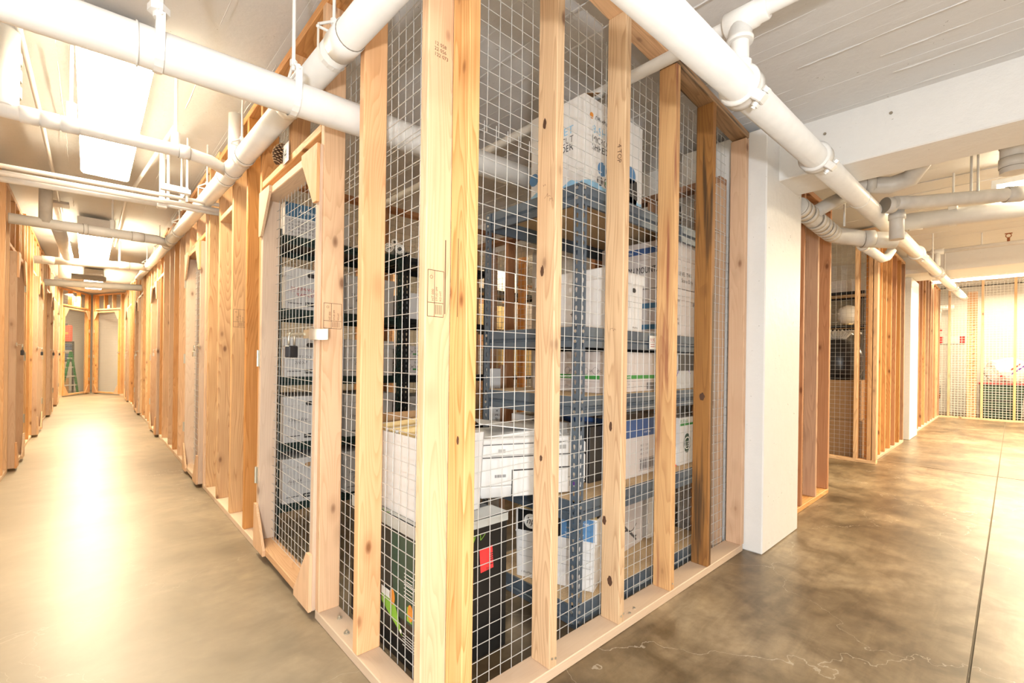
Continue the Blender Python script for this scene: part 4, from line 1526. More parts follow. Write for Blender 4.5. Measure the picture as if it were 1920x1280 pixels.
def paper_carton(label, x, y, z, w, d, h, rz=0, brand='boise', open_flap=False):
    t = carton('paper_carton', label, x, y, z, w, d, h, 'carton_pinkish', rz)
    m = MB()
    front(m, brand, .03, h * .75, .026)
    left(m, brand, d - .03, h * .75, .034)
    for k in range(4):
        left(m, ('SFI', 'CP', 'USA', 'FSC')[k], d - .24 - .055 * k, h * .5, .016)
        m.ring((-E_, d - .232 - .055 * k, h * .53), *LX, .015, .0165, 14)
        front(m, '20 lb', .03 + .055 * k, h * .18, .008)
        left(m, '92 br', d - .16 - .06 * k, h * .14, .009)
    for fr, o, L_ in ((FX, Vector((.02, -E_, 0)), w - .04), (LX, Vector((-E_, d - .02, 0)), d - .04)):
        m.quad(o + Vector((0, 0, h * .27)), *fr, L_, .0012)
        m.quad(o + Vector((0, 0, h * .12)), *fr, L_, .0012)
    for k in range(14):
        m.quad((w - .10 + k * .006, -E_, h * .05), *FX, .003 if k % 3 else .0045, h * .18)
    m.build('lettering', 'ink_soft', t)
    m = MB()
    m.quad((.02, -E_, h * .33), *FX, w - .04, h * .10)
    m.quad((-E_, d - .02, h * .33), *LX, d - .04, h * .10)
    m.build('green_band', 'print_green', t)
    m = MB()
    for fr, c in ((FX, Vector((.09, -E_ * 1.6, h * .45))), (LX, Vector((-E_ * 1.6, d - .10, h * .45)))):
        m.ring(c, *fr, .030, .036, 22)
    m.text('X9', (.072, -E_ * 2.4, h * .38), *FX, .04, width=.034)
    m.text('X9', (-E_ * 2.4, d - .08, h * .38), *LX, .04, width=.034)
    m.build('ring_logo', 'dark_green', t)
    m = MB()
    for fr, c in ((FX, Vector((.09, -E_ * 1.5, h * .45))), (LX, Vector((-E_ * 1.5, d - .10, h * .45)))):
        m.disc(c, *fr, .03, n=22)
    m.text('MULTI-USE COPY PAPER', (-E_ * 2, d - .16, h * .35), *LX, .013)
    m.text('COPY PAPER', (.14, -E_ * 2, h * .35), *FX, .013)
    m.build('lettering', 'paper', t)
    return t


paper_carton('copy paper carton with a green band, standing behind the rack post at eye level', .98, .17, .953, .46, .44, .19)
t = carton('supply_carton', 'pale carton with a purple curve at the right end of the eye level shelf', 1.52, .17, .953, .43, .42, .20, 'carton_grey')
m = MB()
pts = [(.02 + .02 * k, -E_, .06 + .05 * math.sin(k * .5 + 3.6) + .004 * k) for k in range(14)]
m.line(pts, *FX, .005)
m.build('printed_curve', 'purple', t)
m = MB()
pts = [(.06 + .02 * k, -E_, .04 + .11 * (k / 9) ** .6) for k in range(10)]
m.line(pts, *FX, .0015)
for k in range(3):
    front(m, 'ab cde fgh', .06, .03 + k * .012, .008)
m.build('lettering', 'ink_soft', t)
MB().box(.14, .42, -.002, .0, .10, .19).build('dark_print', 'dark_plastic', t)

# level 4
t = carton('supply_carton', 'carton with a blue top band and barcode on the shelf at printer height', 1.20, .22, .518, .43, .40, .29, 'carton_pinkish')
m = MB()
m.box(-E_, .43 + E_, -E_, 0, .20, .291).box(-E_, 0, 0, .40, .20, .291)
m.build('blue_band', 'print_blue', t)
m = MB()
front(m, '17-97 TNC', .20, .215, .014, e=.001)
m.build('lettering', 'paper', t)
m = MB()
for k in range(20):
    m.quad((.17 + k * .008, -E_, .03), *FX, .003 if k % 3 else .005, .05)
for k in range(6):
    m.quad((.33 + k * .008, -E_, .11), *FX, .004, .055)
m.quad((.16, -E_, .024), *FX, .18, .0015).quad((.16, -E_, .084), *FX, .18, .0015)
front(m, '1200', .34, .172, .016)
for r_ in range(3):
    front(m, 'AB C:', .17, .105 + .022 * r_, .014)
    front(m, '2  8', .22, .105 + .022 * r_, .014)
for r_ in range(3):
    left(m, 'a bb cc', .2, .03 + .09 * r_, .014)
m.build('lettering', 'ink_soft', t)
t = carton('supply_carton', 'white carton with a round green logo beside the last dark stud', 1.74, .20, .518, .21, .38, .27, 'carton_white')
m = MB()
m.disc((.09, -E_, .12), *FX, .04, .055, n=22)
m.build('round_logo', 'dark_green', t)
m = MB()
m.quad((.0, -E_, .222), *FX, .20, .012)
front(m, 'IS ENA', .01, .236, .03)
m.build('green_band', 'print_green', t)
m = MB().ring((.09, -E_ * 2, .12), *FX, .03, .036)
front(m, 'LE', .065, .10, .045, e=.002)
m.build('lettering', 'paper', t)
t = carton('small_carton', 'tiny red, white and blue printed packet between two cartons', 1.645, .205, .518, .075, .10, .115, 'paper')
m = MB().quad((.0, -E_, .04), *FX, .06, .03)
m.quad((.02, -E_, .0), *FX, .05, .012).disc((.035, -E_ * 1.5, .085), *FX, .018)
m.build('red_print', 'red_label', t)
MB().disc((.03, -E_ * 2, .045), *FX, .018).build('blue_print', 'light_blue', t)
carton('storage_box', 'white storage box with a lid standing right behind the printer', .95, .585, .518, .24, .145, .30, 'carton_white', lid=.06)
t = carton('machine_case', 'black plastic case behind the rack post at printer height', 1.045, .29, .518, .14, .16, .27, 'dark_plastic', cat='case')

# level 5
rzg = math.atan2(.16 - .51, .92 - .78)
t = thing('storage_box', 'white storage box standing askew on the lowest deck of the blue rack', 'box', (.78, .51, .088), rzg)
w_, d_, h_ = .377, .26, .215
MB().hexa([(.004, .004, 0), (w_ - .004, .004, 0), (w_ - .004, d_, 0), (.004, d_, 0), (0, 0, h_), (w_, 0, h_), (w_, d_, h_), (0, d_, h_)]).build('carton_body', 'carton_white', t, bevel=.002)
MB().box(-.002, w_ + .002, -.002, d_, h_ - .006, h_).build('lid', 'carton_white', t)
m = MB()
front(m, 'OfficeMax', .03, .022, .013)
m.text('OfficeMax', (w_ + E_, .02, .02), (0, 1, 0), (0, 0, 1), .014)
for k in range(3):
    m.quad((.02, -E_, .10 + k * .035), *FX, .34, .001)
m.build('lettering', 'ink_soft', t)
t = thing('printer_carton', 'opened black and blue printer carton on the askew white box', 'box', (.775, .505, .304), rzg)
MB().box(0, .385, 0, .25, 0, .004).box(0, .385, 0, .004, .004, .105).box(0, .385, .246, .25, .004, .105).box(0, .004, .004, .246, .004, .105).box(.381, .385, .004, .246, .004, .105).build('carton_body', 'carton_white', t)
m = MB().quad((.01, -E_, .006), *FX, .21, .095)
m.build('black_panel', 'black_carton', t)
m = MB().quad((.22, -E_, .006), *FX, .155, .095)
m.build('blue_panel', 'ink_blue', t)
m = MB().disc((.075, -E_ * 1.8, .052), *FX, .034, n=24)
front(m, 'ePrint', .30, .075, .02, e=.001)
front(m, 'color inkjet', .245, .05, .015, e=.001)
front(m, 'wireless all in one', .24, .028, .012, e=.001)
front(m, 'copy print scan', .24, .012, .012, e=.001)
m.build('lettering', 'paper', t)
m = MB()
m.text('hp', (.052, -E_ * 2.6, .04), *FX, .045, slant=.25)
m.build('lettering', 'ink', t)
MB().hexa([(0, 0, .105), (.385, 0, .105), (.385, .004, .105), (0, .004, .105), (.05, .14, .15), (.33, .14, .165), (.33, .144, .165), (.05, .144, .15)]).build('flap', 'manila', t)
MB().hexa([(.0, .0, .105), (.004, .0, .105), (.004, .25, .105), (.0, .25, .105), (.12, .04, .15), (.124, .04, .15), (.124, .22, .15), (.12, .22, .15)]).build('flap', 'cardboard', t)
t = carton('laser_carton', 'tilted pinkish carton with dark swirls on the lowest deck of the blue rack', 1.20, .30, .088, .42, .32, .30, 'carton_pinkish', rz=.12)
m = MB()
for q in range(3):
    m.line([(.12 + .02 * k, -E_, .06 + .04 * q + .05 * math.sin(k * .35 + q)) for k in range(12)], *FX, .012 - .003 * q)
m.build('printed_swirl', 'ink_soft', t)
m = MB().disc((-E_, .25, .21), *LX, .05)
m.quad((-E_, .31, .14), *LX, .14, .13)
m.build('black_panel', 'black_carton', t)
m = MB().disc((-E_ * 2, .24, .20), *LX, .035)
m.build('round_logo', 'paper', t)
carton('small_carton', 'small white and blue packet at the end of the tilted carton on the lowest deck', 1.66, .34, .088, .06, .2, .24, 'carton_white')

# ------------------------------------------------------------------ printer
t = thing('inkjet_printer', 'white all-in-one printer resting on the shelf and the black carton', 'printer', (.47, .42, .519), R(-23.5))
PW, PD, PH = .50, .33, .285
m = MB().hexa([(.02, .012, 0), (PW - .02, .012, 0), (PW - .02, PD, 0), (.02, PD, 0), (0, 0, .05), (PW, 0, .05), (PW, PD, .05), (0, PD, .05)])
m.build('base', 'printer_white', t, bevel=.004)
MB().box(0, PW, .0, PD, .051, .168).build('lower_body', 'printer_white', t, bevel=.006)
MB().box(.004, PW - .004, .006, PD, .168, .172).build('gap_line', 'dark_plastic', t)
MB().box(0, PW, .0, PD, .172, .222).build('scanner_body', 'printer_white', t, bevel=.005)
MB().box(.004, PW - .004, .006, PD - .004, .222, .225).build('gap_line', 'dark_plastic', t)
MB().box(0, PW * .98, .0, PD, .225, .25).build('scanner_lid', 'printer_white', t, bevel=.006)
MB().hexa([(.03, .05, .25), (.40, .03, .25), (.40, PD - .02, .25), (.02, PD - .02, .25), (.10, .10, .252), (.38, .05, .285), (.38, PD - .04, .285), (.10, PD - .06, .252)]).build('document_feeder', 'printer_white', t, bevel=.004)
MB().hexa([(.03, .09, .30), (.33, .06, .262), (.33, .25, .262), (.05, .27, .30), (.03, .09, .303), (.33, .06, .268), (.33, .25, .268), (.05, .27, .303)]).build('paper_tray', 'printer_white', t)
MB().hexa([(.36, .03, .25), (PW - .01, .03, .25), (PW - .01, PD - .03, .25), (.36, PD - .03, .25), (.38, .08, .305), (PW - .03, .08, .295), (PW - .03, PD - .06, .295), (.38, PD - .06, .305)]).build('feeder_cover', 'printer_grey', t, bevel=.004)
m = MB().box(.15, .155, -.002, .004, .0, .115).box(.15, .42, -.002, .004, .112, .117)
m.build('panel_groove', 'dark_plastic', t)
MB().box(.158, .42, -.003, .004, .004, .110).build('rear_panel', 'printer_white', t, bevel=.002)
m = MB().box(.09, .12, -.003, .002, .190, .205).box(.37, .40, -.003, .002, .195, .212).box(.06, .30, -.002, .002, .176, .180)
m.build('catch', 'printer_grey', t)
m = MB()
for k in range(12):
    m.quad((.075 + k * .0042, -E_ * 2, .088), *FX, .0022 if k % 3 else .003, .012)
m.build('barcode', 'ink_soft', t)
m = MB().box(.432, .446, -.002, .002, .03, .046)
m.build('usb_port', 'purple', t)
MB().box(.456, .472, -.002, .002, .03, .05).box(.415, .425, -.002, .002, .03, .055).build('power_socket', 'dark_plastic', t)
MB().box(.41, .49, -.004, .001, .068, .072).build('panel_groove', 'printer_grey', t)

# ------------------------------------------------------------------ black carton in the corner, open folder box on it
t = thing('black_carton', 'big black printed carton with a red label standing in the cage corner', 'box', (.13, .25, 0))
BW, BD, BH = .355, .60, .512
MB().box(0, BW, 0, BD, 0, BH).build('carton_body', 'black_carton', t, bevel=.003)
m = MB()
m.hexa([(-.002, -.002, BH - .03), (BW + .002, -.002, BH - .03), (BW + .002, 0, BH - .03), (-.002, 0, BH - .03), (-.002, -.002, BH + .003), (BW + .002, -.002, BH + .003), (BW + .002, 0, BH + .003), (-.002, 0, BH + .003)])
m.box(-.002, 0, 0, BD, BH - .045, BH + .003)
m.box(-.002, BW + .004, -.002, .10, BH, BH + .003).box(-.002, .08, .10, BD, BH, BH + .003)
m.build('sealing_tape', 'tape', t)
MB().quad((.225, -E_, .315), (.99, 0, .08), (-.08, 0, 1), .062, .085).build('red_label', 'red_label', t)
m = MB()
for k in range(6):
    m.quad((.268, -E_ * 2, .335 + k * .008), *FX, .014, .003)
front(m, '7/18', .25, .32, .012, e=.0012)
m.build('lettering', 'ink', t)
m = MB()
scribble(m, (.16, -E_, .43), *FX, .09, .03, 12, .0025)
scribble(m, (-E_, .44, .44), *LX, .09, .03, 12, .0025)
scribble(m, (-E_, .34, .505), *LX, .09, .02, 10, .002)
m.build('green_scrawl', 'leaf_green', t)
m = MB()
k = len(m.v)
m.v += [tuple(p) for p in ((-E_, .26, .46), (-E_, .03, .46), (-E_, .03, .16), (-E_, .20, .16), (-E_, .235, .26))]
m.f.append((k, k + 1, k + 2, k + 3, k + 4))
m.build('printed_panel', 'dark_green', t)
m = MB()
k = len(m.v)
m.v += [tuple(p) for p in ((-E_ * 2, .32, .17), (-E_ * 2, .16, .10), (-E_ * 2, .19, .155), (-E_ * 2, .22, .20), (-E_ * 2, .32, .20))]
m.f.append((k, k + 1, k + 2, k + 3, k + 4))
m.quad((-E_ * 2, .13, .17), *LX, .035, .05)
m.build('printed_leaf', 'leaf_green', t)
m = MB()
m.disc((-E_ * 3, .235, .215), *LX, .02, .03)
m.disc((-E_ * 3, .105, .205), *LX, .018, .03)
m.build('printed_flame', 'orange_print', t)
m = MB()
for k in range(7):
    m.quad((-E_ * 3, .15, .33 - k * .013), *LX, .08 - .012 * (k % 3), .003)
m.quad((-E_ * 3, .32, .20), *LX, .07, .03)
for k in range(5):
    m.quad((-E_ * 3, .155, .115 - k * .010), *LX, .09 - .01 * (k % 2), .0022)
m.disc((-E_ * 3, .17, .115), *LX, .008)
m.build('lettering', 'paper', t)
m = MB()
m.quad((-E_ * 2, .35, .09), *LX, .025, .09)
m.build('loose_tape', 'tape', t)

t = thing('folder_box', 'open white box full of manila folders standing on the black carton', 'box', (.15, .34, .5165))
w_, d_, h_ = .27, .40, .30
m = MB()
m.hexa([(0, 0, 0), (w_, 0, 0), (w_, .004, 0), (0, .004, 0), (-.012, -.01, h_), (w_ + .01, -.01, h_), (w_ + .01, -.006, h_), (-.012, -.006, h_)])
m.hexa([(0, d_ - .004, 0), (w_, d_ - .004, 0), (w_, d_, 0), (0, d_, 0), (-.012, d_ + .01, h_), (w_ + .01, d_ + .01, h_), (w_ + .01, d_ + .014, h_), (-.012, d_ + .014, h_)])
m.hexa([(0, 0, 0), (.004, 0, 0), (.004, d_, 0), (0, d_, 0), (-.012, -.01, h_), (-.008, -.01, h_), (-.008, d_ + .014, h_), (-.012, d_ + .014, h_)])
m.hexa([(w_ - .004, 0, 0), (w_, 0, 0), (w_, d_, 0), (w_ - .004, d_, 0), (w_ + .006, -.01, h_), (w_ + .01, -.01, h_), (w_ + .01, d_ + .014, h_), (w_ + .006, d_ + .014, h_)])
m.box(0, w_, 0, d_, 0, .004)
m.build('carton_body', 'carton_white', t)
MB().box(-.004, w_, d_ + .002, d_ + .006, .2, h_ + .05).build('flap', 'cardboard', t)
m = MB()
m.ring((.02, -.006, .12), *FX, 0.0, .0001)
for (a, b, c, d) in ((.01, .08, .01, .2), (.01, .08, .06, .06), (.06, .06, .06, .22), (.01, .2, .06, .22)):
    m.line([(a, -.0045 - .033 * b - E_, b), (c, -.0045 - .033 * d - E_, d)], *FX, .0015)
m.build('printed_arrow', 'ink_blue', t)
for i in range(13):
    f = thing('manila_folder', 'manila folder standing in the open white box', 'folder', (.165 + random.uniform(-.004, .004), .37 + i * .026, .5235), group='manila folders in the open box')
    hh = .265 + random.uniform(0, .045)
    MB().hexa([(0, 0, 0), (.225, 0, 0), (.225, .006, 0), (0, .006, 0), (0, .02, hh), (.225, .02, hh + random.uniform(-.01, .02)), (.225, .026, hh), (0, .026, hh)]).build('folder_sheet', 'manila' if i % 3 else 'paper', f)

# ------------------------------------------------------------------ shelving at the back of the nearest cage
LB = (.21, .578, .978, 1.39, 1.835)
rack('dark green steel shelving filled with white file boxes behind the nearest cage door', .10, .945, 1.90, 2.33, LB, 1.88, 'green_steel', deck='black_steel', h=.05, rivets=False)
rack('black steel shelving to the right of the dark green one, holding copy paper', .965, 1.74, 1.90, 2.33, LB, 1.88, 'black_steel', deck='black_steel', h=.05, rivets=False)
notes = {(0, 3): ('2010 BANK DE', 'PEAM CO'), (1, 3): ('TS, A', 'R K'), (0, 2): ('WHITE CO', '2000-7'), (1, 2): ('WHOLESALE', '2007'), (0, 1): ('Client Files', ''), (1, 1): ('Client - Fi', ''), (0, 0): ('Acct 06', ''), (1, 0): ('Recpt', 'P B R')}
colname = ('left', 'right')
rowname = ('bottom', 'second lowest', 'middle', 'second highest')
for c in (0, 1):
    for r_ in range(4):
        z = LB[r_] + .003
        h = (.27, .28, .24, .25)[r_]
        t = carton('file_box', 'white file box, %s column, %s shelf of the dark green shelving' % (colname[c], rowname[r_]),
                   .15 + c * .38, 1.885, z, .345, .40, h, 'carton_grey', lid=.055, group='white file boxes on the dark green shelving')
        m = MB()
        hole(m, (.172, -.0035 - E_, h - .04 if r_ == 3 else h - .045), *FX, .085, .026)
        m.build('handle_hole', 'dark_plastic' if r_ else 'cardboard', t)
        m = MB()
        a, b = notes[(c, r_)]
        front(m, a, .03, h * .46, .026, slant=.25, e=.0)
        if b:
            front(m, b, .06, h * .32, .026, slant=.25)
        m.line([(.02, -E_, h * .43), (.27, -E_, h * .43)], *FX, .001)
        m.build('lettering', 'ink_red' if (c, r_) == (0, 3) else 'ink_soft', t)
        m = MB().quad((.12, -E_, h * .08), *FX, .13, .026)
        m.quad((.02, -E_, h * .13), *FX, .08, .004)
        m.build('printed_label', 'ink', t)
        m = MB()
        front(m, 'BANKERS BOX', .13, h * .115, .014, e=.001, width=.11)
        m.build('lettering', 'paper', t)
t = carton('printed_carton', 'blue and white printed carton on the very top of the dark green shelving', .15, 1.90, 1.838, .40, .38, .20, 'carton_grey')
m = MB().quad((0, -E_, .11), *FX, .34, .088)
m.build('blue_band', 'steel_blue_print', t)
m = MB()
front(m, 'Anything', .08, .145, .03, e=.001)
m.quad((.0, -E_ * 2, .108), *FX, .34, .006)
m.build('lettering', 'paper', t)
m = MB()
for r_ in range(4):
    front(m, 'OUND FOR R BUT', .02, .018 + r_ * .022, .018, width=.3)
m.build('lettering', 'ink_soft', t)
for i in range(3):
    a = (.665 + .045 * (i % 2), 1.545, 1.80 + .012 * i if i < 2 else 1.845)
    t = thing('paper_roll', ('left rolled up drawing lying on top of the dark green shelving', 'right rolled up drawing lying on top of the dark green shelving', 'uppermost rolled up drawing on top of the dark green shelving')[i], 'paper roll',
              (.82, 1.87, 1.871) if i == 0 else ((.895, 1.855, 1.871) if i == 1 else (.885, 1.91, 1.929)), rot=(-PI / 2, 0, -.6))
    r = .033 if i < 2 else .022
    MB().lathe([(r * .45, 0), (r, 0), (r, .55), (r * .45, .55), (r * .45, 0)], n=18).build('sheet', 'paper', t, smooth=False)
    MB().lathe([(r * .7, -.001), (r * .76, -.001)], n=18).build('sheet_edge', 'ink_soft', t)
paper_carton('lower copy paper carton on the black shelving, left of the corner post', 1.01, 1.885, .981, .29, .34, .115)
paper_carton('upper copy paper carton on the black shelving, left of the corner post', 1.012, 1.89, 1.097, .28, .34, .10)
t = carton('lidded_box', 'grey white lidded box on the lower shelf of the black shelving', 1.01, 1.89, .581, .34, .36, .245, 'carton_grey', lid=.075)
m = MB()
front(m, 'Office', .10, .19, .026, e=.003)
front(m, 'No.', .10, .07, .014)
m.build('lettering', 'ink', t)
carton('lidded_box', 'plain white carton on the upper shelf of the black shelving', 1.01, 1.90, 1.393, .28, .34, .19, 'carton_white')
carton('lidded_box', 'brown carton at the right end of the black shelving upper shelf', 1.30, 1.90, 1.393, .28, .34, .22, 'cardboard')
carton('lidded_box', 'brown carton at the right end of the black shelving lower shelf', 1.35, 1.90, .581, .32, .34, .24, 'cardboard')
t = thing('plastic_sheeting', 'crumpled clear plastic wrap lying on top of the black shelving', 'plastic wrap', (1.14, 1.94, 1.838))
m = MB()
n = 10
for i in range(n):
    for j in range(n):
        m.v.append((.6 * i / (n - 1), .34 * j / (n - 1), .012 + random.random() * .075))
for i in range(n - 1):
    for j in range(n - 1):
        m.f.append((i * n + j, (i + 1) * n + j, (i + 1) * n + j + 1, i * n + j + 1))
o = m.build('wrap_sheet', 'wrap_plastic', t)
md = o.modifiers.new('thickness', 'SOLIDIFY')
md.thickness = .004
t = carton('long_carton', 'tall narrow white carton standing on end behind the blue rack', .985, .95, 0, .075, .06, 1.05, 'carton_white')
m = MB()
for (z, s_) in ((.65, 'Pine Shelf 2 x'), (.86, '9 14 Z')):
    m.text(s_, (.055, -E_, z), (0, 0, 1), (-1, 0, 0), .03)
m.build('lettering', 'ink', t)
t = thing('wooden_slat', 'reddish brown slat standing on end beside the tall white carton', 'board', (1.07, .96, 0))
board(t, 'plank', (0, 0, 0), 'z', 1.07, .045, .03, 'red_fir')

# rooms behind: black rack and cartons, some coloured yellow as if warmly lit
rack('black steel shelving deep in the cages behind, seen through the first bay', 2.75, 4.0, 3.4, 3.85, (.3, .9, 1.5, 2.0), 2.05, 'black_steel', deck='particle_board', h=.05, rivets=False)
for i, (x, z, w, h, mt, lb) in enumerate(((2.8, .303, .4, .4, 'cardboard', 'brown carton on the lowest board of the deep black shelving'), (3.3, .303, .5, .45, 'carton_white', 'white carton on the lowest board of the deep black shelving'),
                                         (2.82, .903, .35, .35, 'carton_white', 'white carton on the second board of the deep black shelving'), (3.25, .903, .6, .45, 'manila', 'carton coloured as in warm light on the second board of the deep black shelving'),
                                         (2.85, 1.503, .5, .3, 'manila', 'carton coloured as in warm light on the third board of the deep black shelving'), (3.45, 1.503, .4, .38, 'carton_pinkish', 'pinkish carton on the third board of the deep black shelving'),
                                         (3.0, 2.003, .5, .25, 'carton_white', 'white carton on the top board of the deep black shelving'))):
    carton('stored_carton', lb, x, 3.42, z, w, .38, h, mt)
t = thing('wall_hose', 'dark coiled hose hanging on the mesh behind the blue rack', 'hose', (1.98, 2.50, 1.02))
for k in range(3):
    r = .07 + .012 * k
    MB().tube([(r * math.cos(a), -.012 * k, r * math.sin(a)) for a in [2 * PI * q / 22 for q in range(23)]], .008, 6).build('coil', 'dark_plastic', t, smooth=True)

# ------------------------------------------------------------------ things in the side opening of the right aisle
carton('moving_carton', 'lower brown carton of the stack behind the mesh of the side opening', 5.95, .12, 0, .5, .62, .45, 'cardboard')
carton('moving_carton', 'upper brown carton of the stack behind the mesh of the side opening', 5.95, .14, .452, .5, .60, .47, 'cardboard')
t = thing('black_bag', 'black shiny bag with a ruffled pale top, sitting on the brown cartons', 'bag', (6.2, .42, .923))
m = MB()
prof = [(.0, 0), (.2, .0), (.25, .12), (.25, .3), (.2, .43), (.08, .50), (.07, .53)]
m.lathe(prof, n=26)
m.v = [(x * (1 + .05 * math.sin(9 * math.atan2(y, x) + z * 9)), y * (1 + .05 * math.sin(7 * math.atan2(y, x))), z) for (x, y, z) in m.v]
m.build('bag_body', 'bag_black', t, smooth=True)
m = MB()
for i in range(26):
    a = 2 * PI * i / 26
    m.tube([(.07 * math.cos(a), .07 * math.sin(a), .5), (.16 * math.cos(a), .16 * math.sin(a), .60), (.24 * math.cos(a), .24 * math.sin(a), .56)], .010, 5)
m.build('ruffle', 'wrap_plastic', t)
rack('shelf unit behind the side opening holding a white lamp globe', 6.52, 7.1, .12, .84, (1.62, 2.05), 2.2, 'black_steel', h=.04, rivets=False)
t = thing('lamp_globe', 'white glass globe on the shelf behind the side opening', 'globe', (6.72, .42, 1.623))
m = MB().lathe([(.05, 0)] + [(.13 * math.sin(a), .14 - .13 * math.cos(a)) for a in [.4 + (PI - .4) * k / 10 for k in range(11)]], n=20)
m.build('globe', 'paper', t, smooth=True)
MB().tube([(0, 0, 0), (0, 0, .03)], .055, 14).build('collar', 'brass', t)
carton('stored_carton', 'pale carton on the top board behind the side opening', 6.6, .2, 2.053, .4, .4, .16, 'carton_white')

# ------------------------------------------------------------------ far cage of the right aisle
struct('wall_far_cage', MB().box(14.72, 14.8, -3.3, 1.3, 0, 3.0), 'wall_paint')
t = thing('safety_sign', 'white sign with a red block at each end on the wall behind the far mesh', 'sign', (14.71, -.09, 1.75))
MB().box(-.008, 0, -.19, .28, -.09, .09).build('sign_plate', 'paper', t)
m = MB().box(-.010, -.008, -.19, -.10, -.088, .088).box(-.010, -.008, .19, .28, -.088, .088)
m.build('red_block', 'red_label', t)
t = pipe('wall_pipe', 'white pipe with a drop on the wall behind the far mesh', [([(14.5, .8, 2.52), (14.5, -.10, 2.52)], .06), ([(14.5, .17, 2.52), (14.5, .17, 2.0)], .045)])
m = MB().box(14.45, 14.55, .10, .24, 1.96, 2.0)
m.build('flange', 'red_label', t)
sleeve(t, (14.5, .17, 2.45), (0, 0, 1), .055, .09, band=False, name='tee_fitting')
t = pipe('wall_pipe', 'white trap pipe with a rusty bend low behind the far mesh', [([(14.4, .5, 1.0), (14.4, .32, 1.02), (14.4, .22, .95), (14.4, .20, .85), (14.4, .20, .45)], .09)])
MB().tube([(14.4, .2, .45), (14.4, .2, .38), (14.4, .28, .28), (14.4, .42, .24), (14.4, .6, .26)], .09, 16).build('rusty_bend', 'rust', t, smooth=True)
t = thing('storage_tub', 'dark green tub with a maroon lid behind the far mesh wall', 'tub', (14.0, -.87, 0))
m = MB().hexa([(-.35, -.3, 0), (.35, -.3, 0), (.35, .26, 0), (-.35, .26, 0), (-.42, -.36, .72), (.42, -.36, .72), (.42, .30, .72), (-.42, .30, .72)])
m.build('tub_body', 'dark_green', t, bevel=.02)
MB().box(-.45, .45, -.39, .33, .72, .77).build('tub_lid', 'maroon_plastic', t, bevel=.015)
for z in (.2, .38, .55):
    MB().box(-.41, -.35, -.33, .28, z, z + .02).build('rib', 'dark_plastic', t)
t = thing('storage_tub', 'red tub on the floor at the right edge behind the far mesh wall', 'tub', (13.65, -1.64, 0))
MB().hexa([(-.25, -.3, 0), (.25, -.3, 0), (.25, .3, 0), (-.25, .3, 0), (-.3, -.34, .38), (.3, -.34, .38), (.3, .34, .38), (-.3, .34, .38)]).build('tub_body', 'red_plastic', t, bevel=.02)
MB().box(-.32, .32, -.36, .36, .38, .42).build('tub_lid', 'maroon_plastic', t, bevel=.01)


def bag(label, c, s, mat, stripes=()):
    t = thing('plastic_bag', label, 'bag', c)
    bm = bmesh.new()
    bmesh.ops.create_icosphere(bm, subdivisions=3, radius=1)
    for v in bm.verts:
        n_ = math.sin(5 * v.co.x + 3 * v.co.z) * .09 + math.sin(7 * v.co.y - 4 * v.co.z) * .07
        v.co *= 1 + n_
        v.co = Vector((v.co.x * s[0], v.co.y * s[1], max(v.co.z, -.85) * s[2] + s[2] * .85))
    me = bpy.data.meshes.new('bag_body')
    bm.to_mesh(me)
    bm.free()
    me.materials.append(M[mat])
    o = bpy.data.objects.new('bag_body', me)
    COL.objects.link(o)
    o.parent = t
    for (y, z, mt) in stripes:
        MB().hexa([(-s[0] * 1.02, y, z), (-s[0] * 1.02, y - .3, z + .28), (-s[0] * .98, y - .3, z + .28), (-s[0] * .98, y, z),
                   (-s[0] * 1.02, y, z + .04), (-s[0] * 1.02, y - .3, z + .32), (-s[0] * .98, y - .3, z + .32), (-s[0] * .98, y, z + .04)]).build('printed_stripe', mt, t)
    return t


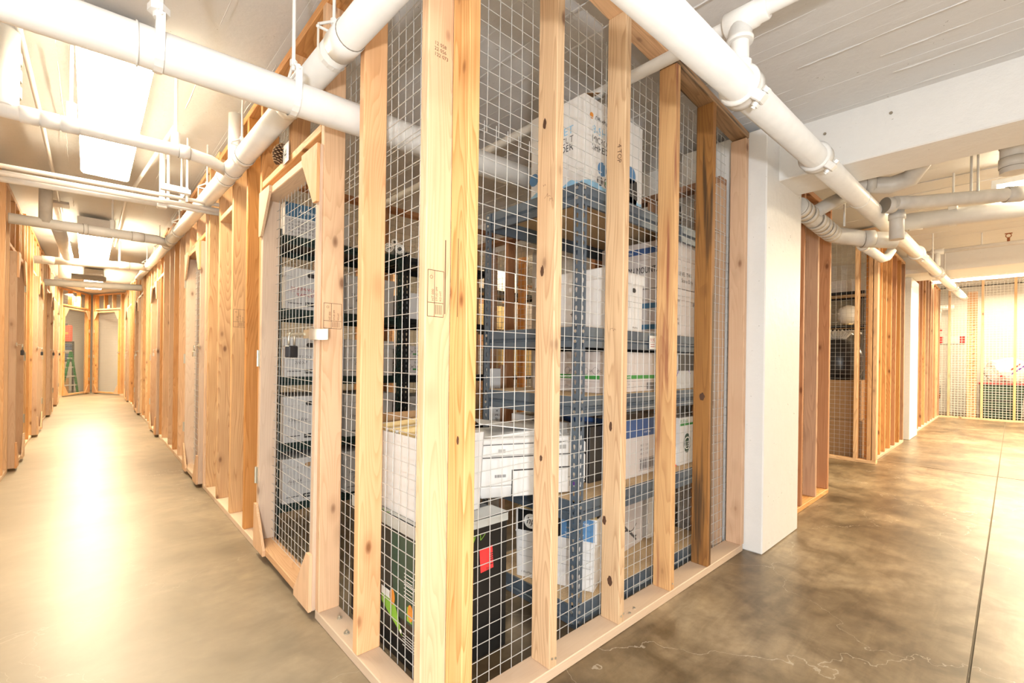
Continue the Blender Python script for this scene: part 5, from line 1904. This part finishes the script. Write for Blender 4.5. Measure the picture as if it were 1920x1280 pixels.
bag('big white printed bag lying on the maroon lid behind the far mesh', (14.0, -.98, .772), (.22, .36, .28), 'bag_white', ((.12, .1, 'red_label'), (-.0, .12, 'purple')))
bag('white bag beside the big printed one on the red tub behind the far mesh', (13.68, -1.66, .422), (.22, .3, .26), 'bag_white', ((.1, .05, 'purple'),))

# ------------------------------------------------------------------ things behind the end doors of the left aisle
t = thing('tool_case', 'bright red case high behind the left end door', 'case', (-1.42, 16.84, 1.483))
MB().box(0, .36, 0, .25, 0, .46).build('case_body', 'red_plastic', t, bevel=.02)
MB().box(.10, .26, -.02, .0, .44, .50).build('handle', 'dark_plastic', t)
MB().quad((.06, -.002, .2), *FX, .22, .06).build('printed_label', 'orange_print', t)
rack('low shelf of stored things behind the left end door', -1.62, -1.02, 16.80, 17.15, (.95, 1.48), 1.5, 'black_steel', h=.04, rivets=False)
t = thing('blue_tarp', 'folded dark blue tarp under the red case behind the left end door', 'tarp', (-1.60, 16.83, .953))
for k in range(5):
    MB().box(0, .56, 0, .3, k * .095, k * .095 + .09).build('fold', 'blue_cloth' if k != 2 else 'grey_cloth', t, bevel=.02)
t = thing('step_ladder', 'green folding ladder leaning behind the left end door', 'ladder', (-1.15, 16.45, 0), R(50))
m = MB()
m.hexa([(-.20, 0, 0), (-.14, 0, 0), (-.14, .03, 0), (-.20, .03, 0), (.10, 0, 1.2), (.16, 0, 1.2), (.16, .03, 1.2), (.10, .03, 1.2)])
m.build('side_rail', 'green_paint', t)
MB().hexa([(.34, 0, 0), (.39, 0, 0), (.39, .03, 0), (.34, .03, 0), (.12, 0, 1.2), (.17, 0, 1.2), (.17, .03, 1.2), (.12, .03, 1.2)]).build('side_rail', 'green_paint', t)
for k in range(4):
    z = .25 + k * .25
    MB().box(-.20 + .25 * z, .38 - .18 * z, 0, .05, z, z + .03).build('rung', 'galvanised', t)
carton('moving_carton', 'brown carton on the floor behind the green ladder', -1.52, 16.82, 0, .4, .3, .45, 'cardboard')
bag('grey cloth bundle on the carton behind the green ladder', (-1.3, 16.96, .455), (.16, .12, .18), 'grey_cloth')
struct('wall_end', MB().box(-.62, 1.2, 17.25, 17.33, 0, 2.9), 'wall_paint')
